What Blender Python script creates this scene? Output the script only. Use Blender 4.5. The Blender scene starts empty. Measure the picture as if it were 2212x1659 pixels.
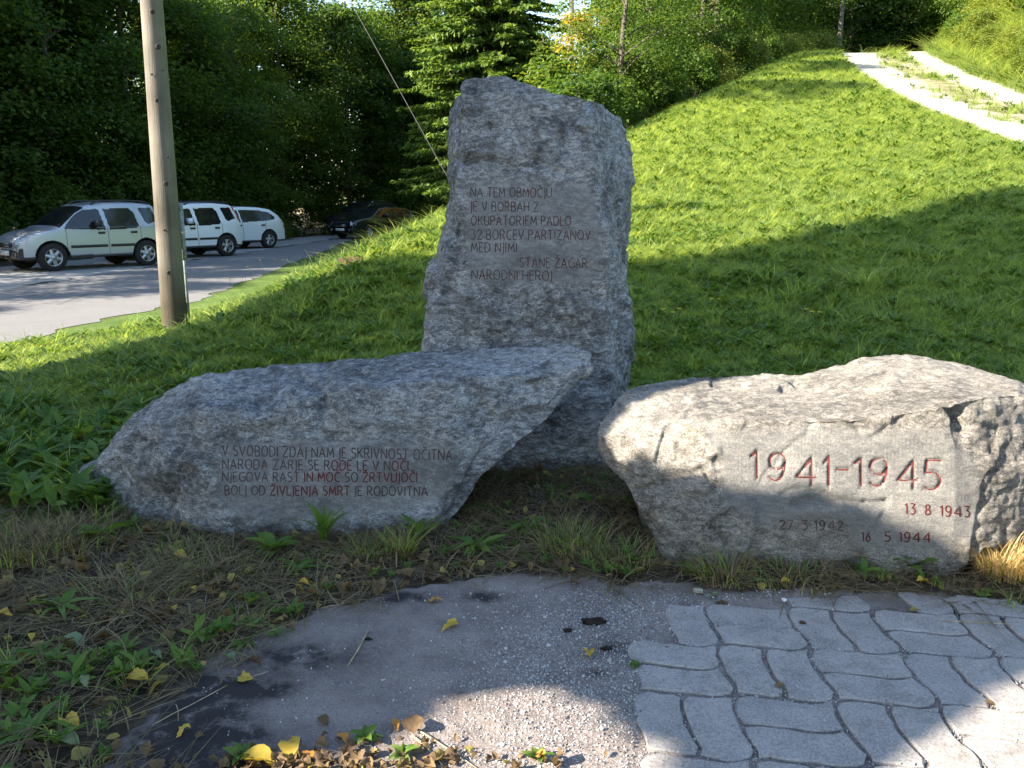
import bpy, math, random
import numpy as np
from mathutils import Vector, Matrix
from mathutils.bvhtree import BVHTree

sc = bpy.context.scene
col = sc.collection
R = math.radians
rng = np.random.default_rng(7)

# ------------------------------------------------------------------ camera
EYE = 1.5; PITCH = R(12.03); FPX = 1800.0          # focal length in units of a 2212 px wide frame
cd = bpy.data.cameras.new('camera'); cam = bpy.data.objects.new('camera', cd); col.objects.link(cam)
cd.sensor_width = 36; cd.lens = 36 * FPX / 2212; cd.clip_end = 600; cd.clip_start = 0.05
cam.location = (0, 0, EYE); cam.rotation_euler = (math.pi / 2 - PITCH, 0, 0)
sc.camera = cam

# ------------------------------------------------------------------ light
SUN_EL = R(30.0)
TOS = np.array([-0.930, -0.365, 0.0]); TOS = TOS / np.linalg.norm(TOS) * math.cos(SUN_EL); TOS[2] = math.sin(SUN_EL)
w = bpy.data.worlds.new('World'); sc.world = w; w.use_nodes = True
wn = w.node_tree
bg = wn.nodes['Background']
sky = wn.nodes.new('ShaderNodeTexSky'); sky.sky_type = 'NISHITA'; sky.sun_disc = False
sky.sun_elevation = SUN_EL; sky.sun_rotation = math.atan2(TOS[0], TOS[1]) % (2 * math.pi)
sky.air_density = 1.25; sky.dust_density = .6; sky.ozone_density = 1.5
wn.links.new(sky.outputs[0], bg.inputs[0]); bg.inputs[1].default_value = 0.084
sd = bpy.data.lights.new('sun', 'SUN'); sun = bpy.data.objects.new('sun', sd); col.objects.link(sun)
sd.energy = 5.0; sd.angle = R(0.45); sd.color = (1.0, 0.90, 0.74)
sun.rotation_euler = Vector(TOS).to_track_quat('Z', 'Y').to_euler(); sun.location = (-20, -6, 14)
sc.view_settings.view_transform = 'Standard'; sc.view_settings.look = 'None'
sc.view_settings.exposure = 2.40; sc.view_settings.gamma = 1
sc.view_settings.use_curve_mapping = False
sc.render.film_transparent = False
try:
    sc.cycles.use_denoising = True
    sc.cycles.max_bounces = 8; sc.cycles.transparent_max_bounces = 8
    sc.cycles.sample_clamp_indirect = 6
except Exception: pass

# ------------------------------------------------------------------ sight lines (survey of the photograph)
cP, sP = math.cos(PITCH), math.sin(PITCH)
def ray(px, py):
    xr = (np.asarray(px, float) - 1106) / FPX; yr = -(np.asarray(py, float) - 829.5) / FPX
    return np.stack([xr, cP + yr * sP, -sP + yr * cP], -1)
def at(px, py, Y):
    d = ray(px, py); t = np.asarray(Y, float) / d[..., 1]
    p = d * t[..., None]; p[..., 2] += EYE; return p
def gnd(px, py, z=0.0):
    d = ray(px, py); t = (z - EYE) / d[..., 2]
    p = d * np.asarray(t)[..., None]; p[..., 2] += EYE; return p
def proj(P):
    P = np.asarray(P, float); x = P[..., 0]; y = P[..., 1]; z = P[..., 2] - EYE
    dep = y * cP - z * sP; up = y * sP + z * cP
    return 1106 + FPX * x / dep, 829.5 - FPX * up / dep, dep

# ------------------------------------------------------------------ noise
def _hash(ix, iy, iz, s):
    n = (ix.astype(np.int64) * 374761393 + iy.astype(np.int64) * 668265263 + iz.astype(np.int64) * 2147483647 + s * 974711) & 0xffffffff
    n = ((n ^ (n >> 13)) * 1274126177) & 0xffffffff
    n = ((n ^ (n >> 16)) * 2246822519) & 0xffffffff
    return ((n ^ (n >> 15)) & 0xffffff) / float(0xffffff)
def vnoise(P, s=0):
    P = np.asarray(P, float); i = np.floor(P); f = P - i; i = i.astype(np.int64); f = f * f * (3 - 2 * f)
    r = 0
    for a in (0, 1):
        for b in (0, 1):
            for c in (0, 1):
                wgt = (f[..., 0] if a else 1 - f[..., 0]) * (f[..., 1] if b else 1 - f[..., 1]) * (f[..., 2] if c else 1 - f[..., 2])
                r = r + wgt * _hash(i[..., 0] + a, i[..., 1] + b, i[..., 2] + c, s)
    return r * 2 - 1
def fbm(P, octv=4, s=0, gain=0.5):
    P = np.asarray(P, float); r = 0; a = 1.0
    for k in range(octv):
        r = r + a * vnoise(P * 2 ** k + 13.7 * k, s + k); a *= gain
    return r
def n2(X, Y, sc_, s=0, octv=3):
    return fbm(np.stack([np.asarray(X, float) * sc_, np.asarray(Y, float) * sc_, np.zeros_like(np.asarray(X, float))], -1), octv, s)
def facets(P, s=0):
    """cellular noise: each cell is a tilted plane (chipped stone)"""
    P = np.asarray(P, float); i0 = np.floor(P).astype(np.int64)
    best = np.full(P.shape[:-1], 1e9); out = np.zeros(P.shape[:-1])
    for a in (-1, 0, 1):
        for b in (-1, 0, 1):
            for c in (-1, 0, 1):
                ix, iy, iz = i0[..., 0] + a, i0[..., 1] + b, i0[..., 2] + c
                cx = ix + _hash(ix, iy, iz, s + 1); cy = iy + _hash(ix, iy, iz, s + 2); cz = iz + _hash(ix, iy, iz, s + 3)
                dx, dy, dz = P[..., 0] - cx, P[..., 1] - cy, P[..., 2] - cz
                d = dx * dx + dy * dy + dz * dz
                g = (_hash(ix, iy, iz, s + 4) - .5) * dx + (_hash(ix, iy, iz, s + 5) - .5) * dy + (_hash(ix, iy, iz, s + 6) - .5) * dz + (_hash(ix, iy, iz, s + 7) - .5) * .6
                m = d < best; best = np.where(m, d, best); out = np.where(m, g, out)
    return out
def inpoly(x, y, poly):
    x = np.asarray(x, float); y = np.asarray(y, float); r = np.zeros(x.shape, bool); n = len(poly)
    for k in range(n):
        x0, y0 = poly[k]; x1, y1 = poly[(k + 1) % n]
        if y0 == y1: continue
        c = ((y0 > y) != (y1 > y)) & (x < (x1 - x0) * (y - y0) / (y1 - y0) + x0)
        r ^= c
    return r
def sstep(a, b, x):
    t = np.clip((x - a) / (b - a), 0, 1); return t * t * (3 - 2 * t)

# ------------------------------------------------------------------ objects
def tag(o, label=None, cat=None, group=None, kind=None):
    if label: o['label'] = label
    if cat: o['category'] = cat
    if group: o['group'] = group
    if kind: o['kind'] = kind
    return o
def setm(me, mats):
    for m in (mats if isinstance(mats, (list, tuple)) else [mats]): me.materials.append(m)
def mkmesh(name, V, F, mats, smooth=False, midx=None):
    """V (n,3), F (m,k) int array with constant k, or list of such arrays"""
    V = np.asarray(V, np.float32); Fs = F if isinstance(F, list) else [np.asarray(F)]
    Fs = [np.asarray(f, np.int32) for f in Fs if len(f)]
    me = bpy.data.meshes.new(name)
    me.vertices.add(len(V)); me.vertices.foreach_set('co', V.ravel())
    tot = sum(f.size for f in Fs); cnt = sum(len(f) for f in Fs)
    me.loops.add(tot); me.polygons.add(cnt)
    me.loops.foreach_set('vertex_index', np.concatenate([f.ravel() for f in Fs]))
    ls = []; o = 0
    for f in Fs:
        ls.append(o + np.arange(len(f)) * f.shape[1]); o += f.size
    me.polygons.foreach_set('loop_start', np.concatenate(ls).astype(np.int32))
    if midx is not None: me.polygons.foreach_set('material_index', np.asarray(midx, np.int32))
    if mats is not None: setm(me, mats)
    me.update(calc_edges=True); me.validate()
    if smooth: me.polygons.foreach_set('use_smooth', np.ones(len(me.polygons), bool))
    return me
def add(name, me, parent=None, loc=None):
    o = bpy.data.objects.new(name, me); col.objects.link(o)
    if parent is not None: o.parent = parent
    if loc is not None: o.location = loc
    return o
def empty(name, loc=(0, 0, 0), rz=0.0):
    o = bpy.data.objects.new(name, None); col.objects.link(o); o.location = loc; o.rotation_euler = (0, 0, rz)
    o.empty_display_size = .2
    return o
def fattr(me, name, arr, typ='FLOAT', dom='POINT'):
    a = me.attributes.new(name, typ, dom)
    a.data.foreach_set('vector' if typ == 'FLOAT_VECTOR' else 'value', np.asarray(arr, np.float32 if typ != 'INT' else np.int32).ravel())
class MB:
    """collects simple shapes into one mesh"""
    def __init__(s): s.v = []; s.q = []; s.t = []; s.n = 0
    def addv(s, V, Q=None, T=None):
        V = np.asarray(V, float).reshape(-1, 3)
        s.v.append(V)
        if Q is not None and len(Q): s.q.append(np.asarray(Q) + s.n)
        if T is not None and len(T): s.t.append(np.asarray(T) + s.n)
        s.n += len(V)
    def box(s, c, d, M=None):
        c = np.array(c, float); d = np.array(d, float) / 2
        V = np.array([[x, y, z] for x in (-1, 1) for y in (-1, 1) for z in (-1, 1)]) * d
        if M is not None: V = V @ np.array(M).T
        s.addv(V + c, [[0, 1, 3, 2], [4, 6, 7, 5], [0, 4, 5, 1], [2, 3, 7, 6], [0, 2, 6, 4], [1, 5, 7, 3]])
    def tube(s, pts, rad, n=8, caps=True):
        pts = np.asarray(pts, float); m = len(pts); rad = np.broadcast_to(np.asarray(rad, float), (m,))
        T = np.gradient(pts, axis=0); T /= np.linalg.norm(T, axis=1)[:, None] + 1e-9
        up = np.array([0, 0, 1.0]) if abs(T[0, 2]) < .9 else np.array([1.0, 0, 0])
        V = []
        for k in range(m):
            a = np.cross(T[k], up); a /= np.linalg.norm(a) + 1e-9; b = np.cross(a, T[k]); up = b
            an = np.arange(n) * 2 * math.pi / n
            V.append(pts[k] + rad[k] * (np.cos(an)[:, None] * a + np.sin(an)[:, None] * b))
        Q = [[k * n + j, k * n + (j + 1) % n, (k + 1) * n + (j + 1) % n, (k + 1) * n + j] for k in range(m - 1) for j in range(n)]
        V = np.concatenate(V); Tt = []
        if caps:
            V = np.concatenate([V, pts[:1], pts[-1:]]); c0 = m * n; c1 = c0 + 1
            Tt = [[c0, (j + 1) % n, j] for j in range(n)] + [[c1, (m - 1) * n + j, (m - 1) * n + (j + 1) % n] for j in range(n)]
        s.addv(V, Q, Tt)
    def lathe(s, prof, n=24, M=None, c=(0, 0, 0)):
        """prof (r, h) spun about local z"""
        prof = np.asarray(prof, float); m = len(prof); an = np.arange(n) * 2 * math.pi / n
        V = np.stack([prof[:, None, 0] * np.cos(an), prof[:, None, 0] * np.sin(an), prof[:, None, 1] + 0 * an], -1).reshape(-1, 3)
        if M is not None: V = V @ np.array(M).T
        Q = [[k * n + j, k * n + (j + 1) % n, (k + 1) * n + (j + 1) % n, (k + 1) * n + j] for k in range(m - 1) for j in range(n)]
        s.addv(V + np.array(c, float), Q)
    def mesh(s, name, mat, smooth=False):
        F = []
        if s.q: F.append(np.concatenate(s.q))
        if s.t: F.append(np.concatenate(s.t))
        return mkmesh(name, np.concatenate(s.v), F, mat, smooth)
    def build(s, name, mat, parent=None, smooth=False):
        return add(name, s.mesh(name, mat, smooth), parent)

# ------------------------------------------------------------------ materials
def mat(name):
    m = bpy.data.materials.new(name); m.use_nodes = True; nt = m.node_tree
    return m, nt, nt.nodes['Principled BSDF']
def N(nt, typ, **kw):
    n = nt.nodes.new('ShaderNode' + typ)
    for k, v in kw.items():
        if k.startswith('i_'):
            key = k[2:]; key = int(key) if key.isdigit() else key
            n.inputs[key].default_value = v
        else: setattr(n, k, v)
    return n
def L(nt, a, b): nt.links.new(a, b)
def ramp(nt, fac, stops, interp='LINEAR'):
    r = nt.nodes.new('ShaderNodeValToRGB'); r.color_ramp.interpolation = interp
    els = r.color_ramp.elements
    while len(els) < len(stops): els.new(0.5)
    for e, (p, c) in zip(els, stops):
        e.position = p; e.color = (c[0], c[1], c[2], 1) if len(c) == 3 else c
    L(nt, fac, r.inputs[0]); return r.outputs[0]
def noise(nt, vec, scale, detail=4, rough=.55, dist=0.0):
    n = N(nt, 'TexNoise', i_Scale=scale, i_Detail=detail, i_Roughness=rough, i_Distortion=dist)
    if vec is not None: L(nt, vec, n.inputs['Vector'])
    return n.outputs[0]
def mix(nt, f, a, b, mode='MIX'):
    m = N(nt, 'Mix', data_type='RGBA', blend_type=mode)
    for sock, val in ((m.inputs[0], f), (m.inputs[6], a), (m.inputs[7], b)):
        if hasattr(val, 'links') or hasattr(val, 'node'): L(nt, val, sock)
        elif isinstance(val, (tuple, list)): sock.default_value = (*val[:3], 1)
        else: sock.default_value = val
    return m.outputs[2]
def math_(nt, op, a, b=None, c=None):
    m = N(nt, 'Math', operation=op)
    for k, v in enumerate((a, b, c)):
        if v is None: continue
        if hasattr(v, 'node'): L(nt, v, m.inputs[k])
        else: m.inputs[k].default_value = v
    return m.outputs[0]
def bump(nt, h, strength, dist, bs, prev=None):
    b = N(nt, 'Bump', i_Strength=strength, i_Distance=dist); L(nt, h, b.inputs['Height'])
    if prev is not None: L(nt, prev, b.inputs['Normal'])
    if bs is not None: L(nt, b.outputs[0], bs.inputs['Normal'])
    return b.outputs[0]
def coord(nt, which='Object'): return N(nt, 'TexCoord').outputs[which]
def attr(nt, name): return N(nt, 'Attribute', attribute_name=name).outputs['Fac']
def flat(name, c, rough=.5, metal=0.0, spec=.5, coat=0.0):
    m, nt, b = mat(name); b.inputs['Base Color'].default_value = (*c, 1); b.inputs['Roughness'].default_value = rough
    b.inputs['Metallic'].default_value = metal; b.inputs['Specular IOR Level'].default_value = spec
    if coat: b.inputs['Coat Weight'].default_value = coat; b.inputs['Coat Roughness'].default_value = .03
    return m
def mottled(name, c1, c2, scale, rough=.8, bmp=0.3, bd=.01, bscale=None):
    m, nt, b = mat(name); v = coord(nt)
    L(nt, ramp(nt, noise(nt, v, scale, 5), [(.35, c1), (.65, c2)]), b.inputs['Base Color'])
    b.inputs['Roughness'].default_value = rough; b.inputs['Specular IOR Level'].default_value = .3
    bump(nt, noise(nt, v, bscale or scale * 3, 4), bmp, bd, b)
    return m
def foliage(name, stops, trans=.45, rough=.55, world_scale=.6, attrname=None):
    """leaf: diffuse and translucent, varying from leaf to leaf and from plant to plant"""
    m, nt, b = mat(name); out = nt.nodes['Material Output']
    rnd = N(nt, 'ObjectInfo').outputs['Random']
    geo = N(nt, 'NewGeometry').outputs['Random Per Island']
    nz = noise(nt, coord(nt), world_scale, 2)
    f = math_(nt, 'ADD', math_(nt, 'MULTIPLY', geo, .5), math_(nt, 'ADD', math_(nt, 'MULTIPLY', rnd, .2), math_(nt, 'MULTIPLY', nz, .35)))
    c = ramp(nt, f, stops)
    L(nt, c, b.inputs['Base Color']); b.inputs['Roughness'].default_value = rough; b.inputs['Specular IOR Level'].default_value = .18
    t = N(nt, 'BsdfTranslucent'); tc = mix(nt, 1.0, c, (1.9, 1.7, .75), 'MULTIPLY'); L(nt, tc, t.inputs[0])
    ms = N(nt, 'MixShader'); ms.inputs[0].default_value = trans
    L(nt, b.outputs[0], ms.inputs[1]); L(nt, t.outputs[0], ms.inputs[2]); L(nt, ms.outputs[0], out.inputs[0])
    return m

# ------------------------------------------------------------------ scatter by geometry nodes (uncountable stuff only)
def scatter(name, P, rot, scl, variants, idx=None, seed=0):
    P = np.asarray(P, np.float32); n = len(P); nv = len(variants)
    me = bpy.data.meshes.new(name); me.vertices.add(n); me.vertices.foreach_set('co', P.ravel())
    if idx is None: idx = np.random.default_rng(seed).integers(0, nv, n)
    fattr(me, 'rot', rot, 'FLOAT_VECTOR'); fattr(me, 'scl', scl); fattr(me, 'idx', idx, 'INT')
    o = add(name, me); tag(o, kind='stuff')
    g = bpy.data.node_groups.new(name + '_nodes', 'GeometryNodeTree')
    g.interface.new_socket('Geometry', in_out='INPUT', socket_type='NodeSocketGeometry')
    g.interface.new_socket('Geometry', in_out='OUTPUT', socket_type='NodeSocketGeometry')
    gi = g.nodes.new('NodeGroupInput'); go = g.nodes.new('NodeGroupOutput'); jn = g.nodes.new('GeometryNodeJoinGeometry')
    def na(nm, t):
        a = g.nodes.new('GeometryNodeInputNamedAttribute'); a.data_type = t; a.inputs[0].default_value = nm
        return [s for s in a.outputs if s.enabled][0]
    ar, as_, ai = na('rot', 'FLOAT_VECTOR'), na('scl', 'FLOAT'), na('idx', 'INT')
    for k, vm in enumerate(variants):
        vo = bpy.data.objects.new(name + '_piece', vm)
        oi = g.nodes.new('GeometryNodeObjectInfo'); oi.inputs[0].default_value = vo
        ip = g.nodes.new('GeometryNodeInstanceOnPoints')
        cmp_ = g.nodes.new('FunctionNodeCompare'); cmp_.data_type = 'INT'; cmp_.operation = 'EQUAL'
        g.links.new(ai, [s for s in cmp_.inputs if s.enabled][0]); [s for s in cmp_.inputs if s.enabled][1].default_value = k
        g.links.new(gi.outputs[0], ip.inputs['Points']); g.links.new(cmp_.outputs[0], ip.inputs['Selection'])
        g.links.new(oi.outputs['Geometry'], ip.inputs['Instance'])
        g.links.new(ar, ip.inputs['Rotation']); g.links.new(as_, ip.inputs['Scale'])
        g.links.new(ip.outputs[0], jn.inputs[0])
    g.links.new(jn.outputs[0], go.inputs[0])
    md = o.modifiers.new('scatter', 'NODES'); md.node_group = g
    return o
# ================================================================== TERRAIN
def _slope_hit(px, py):                                    # where a sight line meets the plane of the lawn slope
    d = ray(px, py); t = (-.26 * 6 - EYE) / (d[2] - .26 * d[1]); return d * t
_tk = [_slope_hit(x, y) for x, y in [(2212, 318), (2100, 270), (1950, 215), (1850, 155), (1812, 115)]]
TRK_Y = [6, 10] + [float(p[1]) for p in _tk] + [float(_tk[-1][1]) + 5, float(_tk[-1][1]) + 14, 90]; TRK_X = [float(_tk[0][0]) - .1] * 2 + [float(p[0]) for p in _tk] + [float(_tk[-1][0]) + 2.6, float(_tk[-1][0]) + 9, 60]
YC = float(_tk[-1][1]) + .3
def trk(Y): return np.interp(Y, TRK_Y, TRK_X)
_ep = [gnd(x, y) for x, y in [(0, 738), (200, 690), (400, 652)]]
def edge_x(Y):                                                             # lawn meets asphalt
    Y = np.asarray(Y, float); return np.interp(Y, [2, _ep[0][1], _ep[1][1], _ep[2][1], 45], [-6.6, _ep[0][0], _ep[1][0], _ep[2][0], -8.0])
def H(X, Y):
    X = np.asarray(X, float); Y = np.asarray(Y, float)
    B = .26 * (np.minimum(Y, YC) - 6) + .02 * np.maximum(Y - YC, 0)
    s = (X - (.53 * Y - 6.8)) / 1.13
    k = .5; sm = np.where(s > k, 0, np.where(s < -k, s, -(s - k) ** 2 / (4 * k)))       # smooth min(s, 0)
    z = B + .5 * sm
    k2 = .45; z = np.where(z > k2, z, np.where(z < -k2, 0, (z + k2) ** 2 / (4 * k2)))   # smooth max(z, 0)
    z = z + np.clip(X - 4.5, 0, 30) * 0
    xr_ = trk(Y) + 3.7
    bank = np.clip(X - xr_, 0, 9); z = z + np.where(Y > 4, .62 * bank * sstep(0, 1.2, bank) * sstep(6, 12, Y), 0)
    z = z + .035 * n2(X, Y, .45, 3, 2) * sstep(0, .4, z)
    return z
def hit(px, py, tmax=90.0):
    d = ray(px, py); d = d / np.linalg.norm(d); t = 1.0
    while t < tmax:
        p = d * t; zz = EYE + p[2]
        if zz <= float(H(p[0], p[1])): return np.array([p[0], p[1], float(H(p[0], p[1]))])
        t += .02 if t < 12 else .06
    return np.array([d[0] * tmax, d[1] * tmax, EYE + d[2] * tmax])

# foreground zones, surveyed on the ground plane
DUST = [tuple(gnd(x, y)[:2]) for x, y in [(2700, 1400), (2300, 1330), (2212, 1322), (2050, 1292), (1950, 1288), (1800, 1276), (1560, 1280), (1480, 1262), (1330, 1255), (1180, 1240), (1040, 1248), (900, 1262), (790, 1290), (690, 1315), (600, 1345), (540, 1400), (470, 1450), (400, 1500), (330, 1560), (290, 1620), (270, 1700), (0, 2400), (3500, 2400)]]
PAV_O = gnd(1551, 1394)[:2]; _p = gnd(2150, 1420)[:2]
PAV_A = (_p - PAV_O); PAV_C = float(np.linalg.norm(PAV_A)) / 3.0; PAV_A = PAV_A / np.linalg.norm(PAV_A); PAV_B = np.array([-PAV_A[1], PAV_A[0]])
PAVED = [tuple(gnd(x, y)[:2]) for x, y in [(1460, 1352), (1545, 1300), (1700, 1296), (1960, 1283), (2300, 1320), (2800, 1380), (3300, 1800), (2700, 2400), (1350, 2400), (1362, 1659), (1375, 1560), (1380, 1480), (1400, 1400)]]
def pave_mask(X, Y): return inpoly(X, Y, PAVED)
def axis(pts):
    out = []
    for (a, b, st) in pts: out += list(np.arange(a, b - 1e-6, st))
    return np.array(out)
gx = np.concatenate([-np.geomspace(3.6, 140, 75)[::-1], np.arange(-3.55, 3.56, .024), np.geomspace(3.6, 140, 75)])
gy = np.concatenate([[-60, -30, -14, -7, -3, -1, 0, .5, .9], np.arange(1.15, 5.2, .024), np.geomspace(5.22, 180, 150)])
GX, GY = np.meshgrid(gx, gy)
GZ = H(GX, GY)
near = (GX > -4) & (GX < 4) & (GY > .9) & (GY < 5.3)
wob = .03 * n2(GX, GY, 9, 5) + .05 * n2(GX, GY, 3, 6)
dust = np.where(near, inpoly(GX + wob, GY + .04 * n2(GX, GY, 7, 9), DUST), 0).astype(float)
pav = np.where(near, pave_mask(GX, GY), False)
soilz = .016 * n2(GX, GY, 6, 11, 4) + .012
GZ = GZ + np.where(near, (1 - dust) * (soilz - .012) + dust * .0025 * n2(GX, GY, 14, 12, 3), 0)
GZ = np.where(pav, -.009 + .0045 * n2(GX, GY, 25, 13, 3), GZ)
GZ = np.where(GX < edge_x(GY), np.minimum(GZ, 0) - .004, GZ)
# thin wear attributes
def blob(X, Y, px, py, rx, ry):
    c = gnd(px, py)[:2]; return np.exp(-(((X - c[0]) / rx) ** 2 + ((Y - c[1]) / ry) ** 2))
stain = blob(GX, GY, 430, 1545, .16, .10) + blob(GX, GY, 560, 1490, .10, .045) * 1.1 + blob(GX, GY, 430, 1480, .14, .07) + blob(GX, GY, 360, 1610, .12, .07) \
    + blob(GX, GY, 520, 1590, .1, .04) * .8 + blob(GX, GY, 860, 1290, .16, .05) * .8 + blob(GX, GY, 1050, 1290, .07, .04) + .7 * blob(GX, GY, 640, 1420, .2, .1) \
    + .8 * blob(GX, GY, 1290, 1455, .04, .02) + blob(GX, GY, 2150, 1320, .4, .05) + .6 * blob(GX, GY, 1330, 1400, .08, .05) + blob(GX, GY, 540, 1650, .3, .06)
grav = blob(GX, GY, 1330, 1330, .3, .16) + blob(GX, GY, 1200, 1500, .22, .22) + blob(GX, GY, 1180, 1640, .25, .2) + blob(GX, GY, 1130, 1400, .16, .2) * .7
lawn = np.clip((GX - edge_x(GY)) / .15, 0, 1) * np.where(near, sstep(4.35, 4.9, GY + .25 * n2(GX, GY, 1.2, 4) + np.where(GX < -1.55, .8, 0)), (GY > 4.4) | (GX < -3.55))
tl = GX - trk(GY); rut = np.exp(-((tl - .65) / .62) ** 2) + np.exp(-((tl - 2.9) / .55) ** 2)
track = sstep(-.25, .05, tl + .12 * n2(GX, GY, 1.5, 8)) * sstep(3.75, 3.3, tl + .15 * n2(GX, GY, 1.2, 9)) * (GY > 8)
nx, ny = len(gx), len(gy)
I = np.arange(nx * ny).reshape(ny, nx)
F = np.stack([I[:-1, :-1], I[:-1, 1:], I[1:, 1:], I[1:, :-1]], -1).reshape(-1, 4)
gm, nt, b = mat('ground_soil_and_turf')
v = coord(nt)
turf = ramp(nt, noise(nt, v, 1.4, 5), [(.3, (.05, .085, .018)), (.55, (.08, .125, .028)), (.75, (.12, .15, .045))])
soil = ramp(nt, noise(nt, v, 14, 6), [(.3, (.022, .017, .012)), (.5, (.05, .038, .026)), (.7, (.095, .075, .05))])
dustc = ramp(nt, noise(nt, v, 5, 7, .62), [(.25, (.115, .092, .084)), (.5, (.185, .155, .142)), (.78, (.255, .218, .198))])
spk = N(nt, 'TexVoronoi', i_Scale=230.0); L(nt, v, spk.inputs['Vector'])
spc = N(nt, 'SeparateColor'); L(nt, spk.outputs['Color'], spc.inputs[0])
dustc = mix(nt, math_(nt, 'MULTIPLY', math_(nt, 'GREATER_THAN', spc.outputs[0], .90), math_(nt, 'MULTIPLY', attr(nt, 'grav'), .6)), dustc, (.52, .52, .53))
dustc = mix(nt, math_(nt, 'MULTIPLY', math_(nt, 'GREATER_THAN', spc.outputs[1], .93), .6), dustc, (.07, .068, .075))
blot = math_(nt, 'MULTIPLY', attr(nt, 'stain'), ramp(nt, noise(nt, v, 12, 7, .7), [(.30, (0, 0, 0)), (.68, (1.4, 1.4, 1.4))]))
dustc = mix(nt, math_(nt, 'MINIMUM', math_(nt, 'MULTIPLY', blot, 1.7), .93), dustc, (.022, .019, .021))
c = mix(nt, attr(nt, 'dust'), soil, dustc)
c = mix(nt, attr(nt, 'lawn'), c, turf)
paleg = ramp(nt, noise(nt, v, 6, 7, .7), [(.3, (.22, .205, .17)), (.7, (.44, .41, .36))])
strip = ramp(nt, noise(nt, v, 2.2, 6, .7), [(.42, (.27, .24, .18)), (.56, (.13, .125, .05))])
tc = mix(nt, ramp(nt, math_(nt, 'ADD', attr(nt, 'rut'), math_(nt, 'MULTIPLY', noise(nt, v, 1.7, 4), .5)), [(.45, (0, 0, 0)), (.75, (1, 1, 1))]), strip, paleg)
c = mix(nt, attr(nt, 'track'), c, tc)
L(nt, c, b.inputs['Base Color']); b.inputs['Roughness'].default_value = .95; b.inputs['Specular IOR Level'].default_value = .15
n1 = bump(nt, noise(nt, v, 60, 5, .7), .7, .012, None)
n1 = bump(nt, spk.outputs['Distance'], .3, .003, None, n1)
bump(nt, noise(nt, v, 7, 4), .35, .04, b, n1)
gme = mkmesh('ground', np.stack([GX, GY, GZ], -1).reshape(-1, 3), F, gm, True)
for nm, arr in (('dust', dust), ('stain', stain), ('lawn', lawn), ('track', track), ('rut', rut), ('grav', .25 + .75 * np.clip(grav, 0, 1))): fattr(gme, nm, np.asarray(arr, float).ravel())
tag(add('ground', gme), kind='structure')

# asphalt road and gravel parking strip
def bound_x(Y):
    pts = [gnd(x, y) for x, y in [(0, 626), (200, 596), (400, 565), (560, 541), (727, 516)]]
    return np.interp(Y, [p[1] for p in pts], [p[0] for p in pts])
am, nt, b = mat('worn_asphalt'); v = coord(nt)
big = noise(nt, v, .35, 4, .6); fine = noise(nt, v, 90, 3, .8)
c = ramp(nt, big, [(.3, (.085, .083, .09)), (.7, (.135, .13, .135))])
c = mix(nt, .5, c, ramp(nt, fine, [(.3, (.09, .09, .095)), (.7, (.30, .29, .28))]))
cr = N(nt, 'TexVoronoi', feature='DISTANCE_TO_EDGE', i_Scale=.55); L(nt, mix(nt, .16, v, N(nt, 'TexNoise', i_Scale=2.0).outputs[1]), cr.inputs['Vector'])
crk = ramp(nt, cr.outputs[0], [(0, (1, 1, 1)), (.005, (0, 0, 0))])
c = mix(nt, math_(nt, 'MULTIPLY', crk, .6), c, (.035, .033, .032))
L(nt, c, b.inputs['Base Color']); b.inputs['Roughness'].default_value = .9; b.inputs['Specular IOR Level'].default_value = .25
bump(nt, fine, .4, .006, b)
def strip_mesh(name, x0f, x1f, z, m, ys, n=14, jag=.0):
    V = []
    for k, y in enumerate(ys):
        a, bb = float(x0f(y)), float(x1f(y)); t = np.linspace(0, 1, n)
        xs = a + (bb - a) * t
        V.append(np.stack([xs, np.full(n, y), np.full(n, z)], -1))
    V = np.concatenate(V); I = np.arange(len(V)).reshape(len(ys), n)
    if jag:
        J = I[:, 0]; V[J, 0] += jag * n2(V[J, 1], V[J, 0] * 0, 2.3, 3); J = I[:, -1]; V[J, 0] += jag * n2(V[J, 1], V[J, 0] * 0, 3.1, 4)
    F = np.stack([I[:-1, :-1], I[:-1, 1:], I[1:, 1:], I[1:, :-1]], -1).reshape(-1, 4)
    o = add(name, mkmesh(name, V, F, m, True)); tag(o, kind='structure'); return o
ys = np.concatenate([np.arange(-30, 4, 2.0), np.arange(4, 62, .25)])
strip_mesh('asphalt_road', bound_x, lambda y: edge_x(y) + .14, .006, am, ys, jag=.12)
pm, nt, b = mat('grey_gravel'); v = coord(nt)
c = ramp(nt, noise(nt, v, 1.1, 5), [(.3, (.22, .215, .215)), (.7, (.33, .32, .31))])
c = mix(nt, .5, c, ramp(nt, noise(nt, v, 45, 5, .8), [(.3, (.08, .08, .085)), (.7, (.42, .41, .40))]))
L(nt, c, b.inputs['Base Color']); b.inputs['Roughness'].default_value = .95
bump(nt, noise(nt, v, 50, 4, .8), .8, .02, b)
strip_mesh('gravel_parking_strip', lambda y: np.interp(y, [0, 16, 20, 30, 40, 46, 60], [-13.6, -13.6, -13.2, -11.6, -10.8, -10, -9]), lambda y: float(bound_x(y)) - .02, .003, pm, ys, jag=.25)

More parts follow.
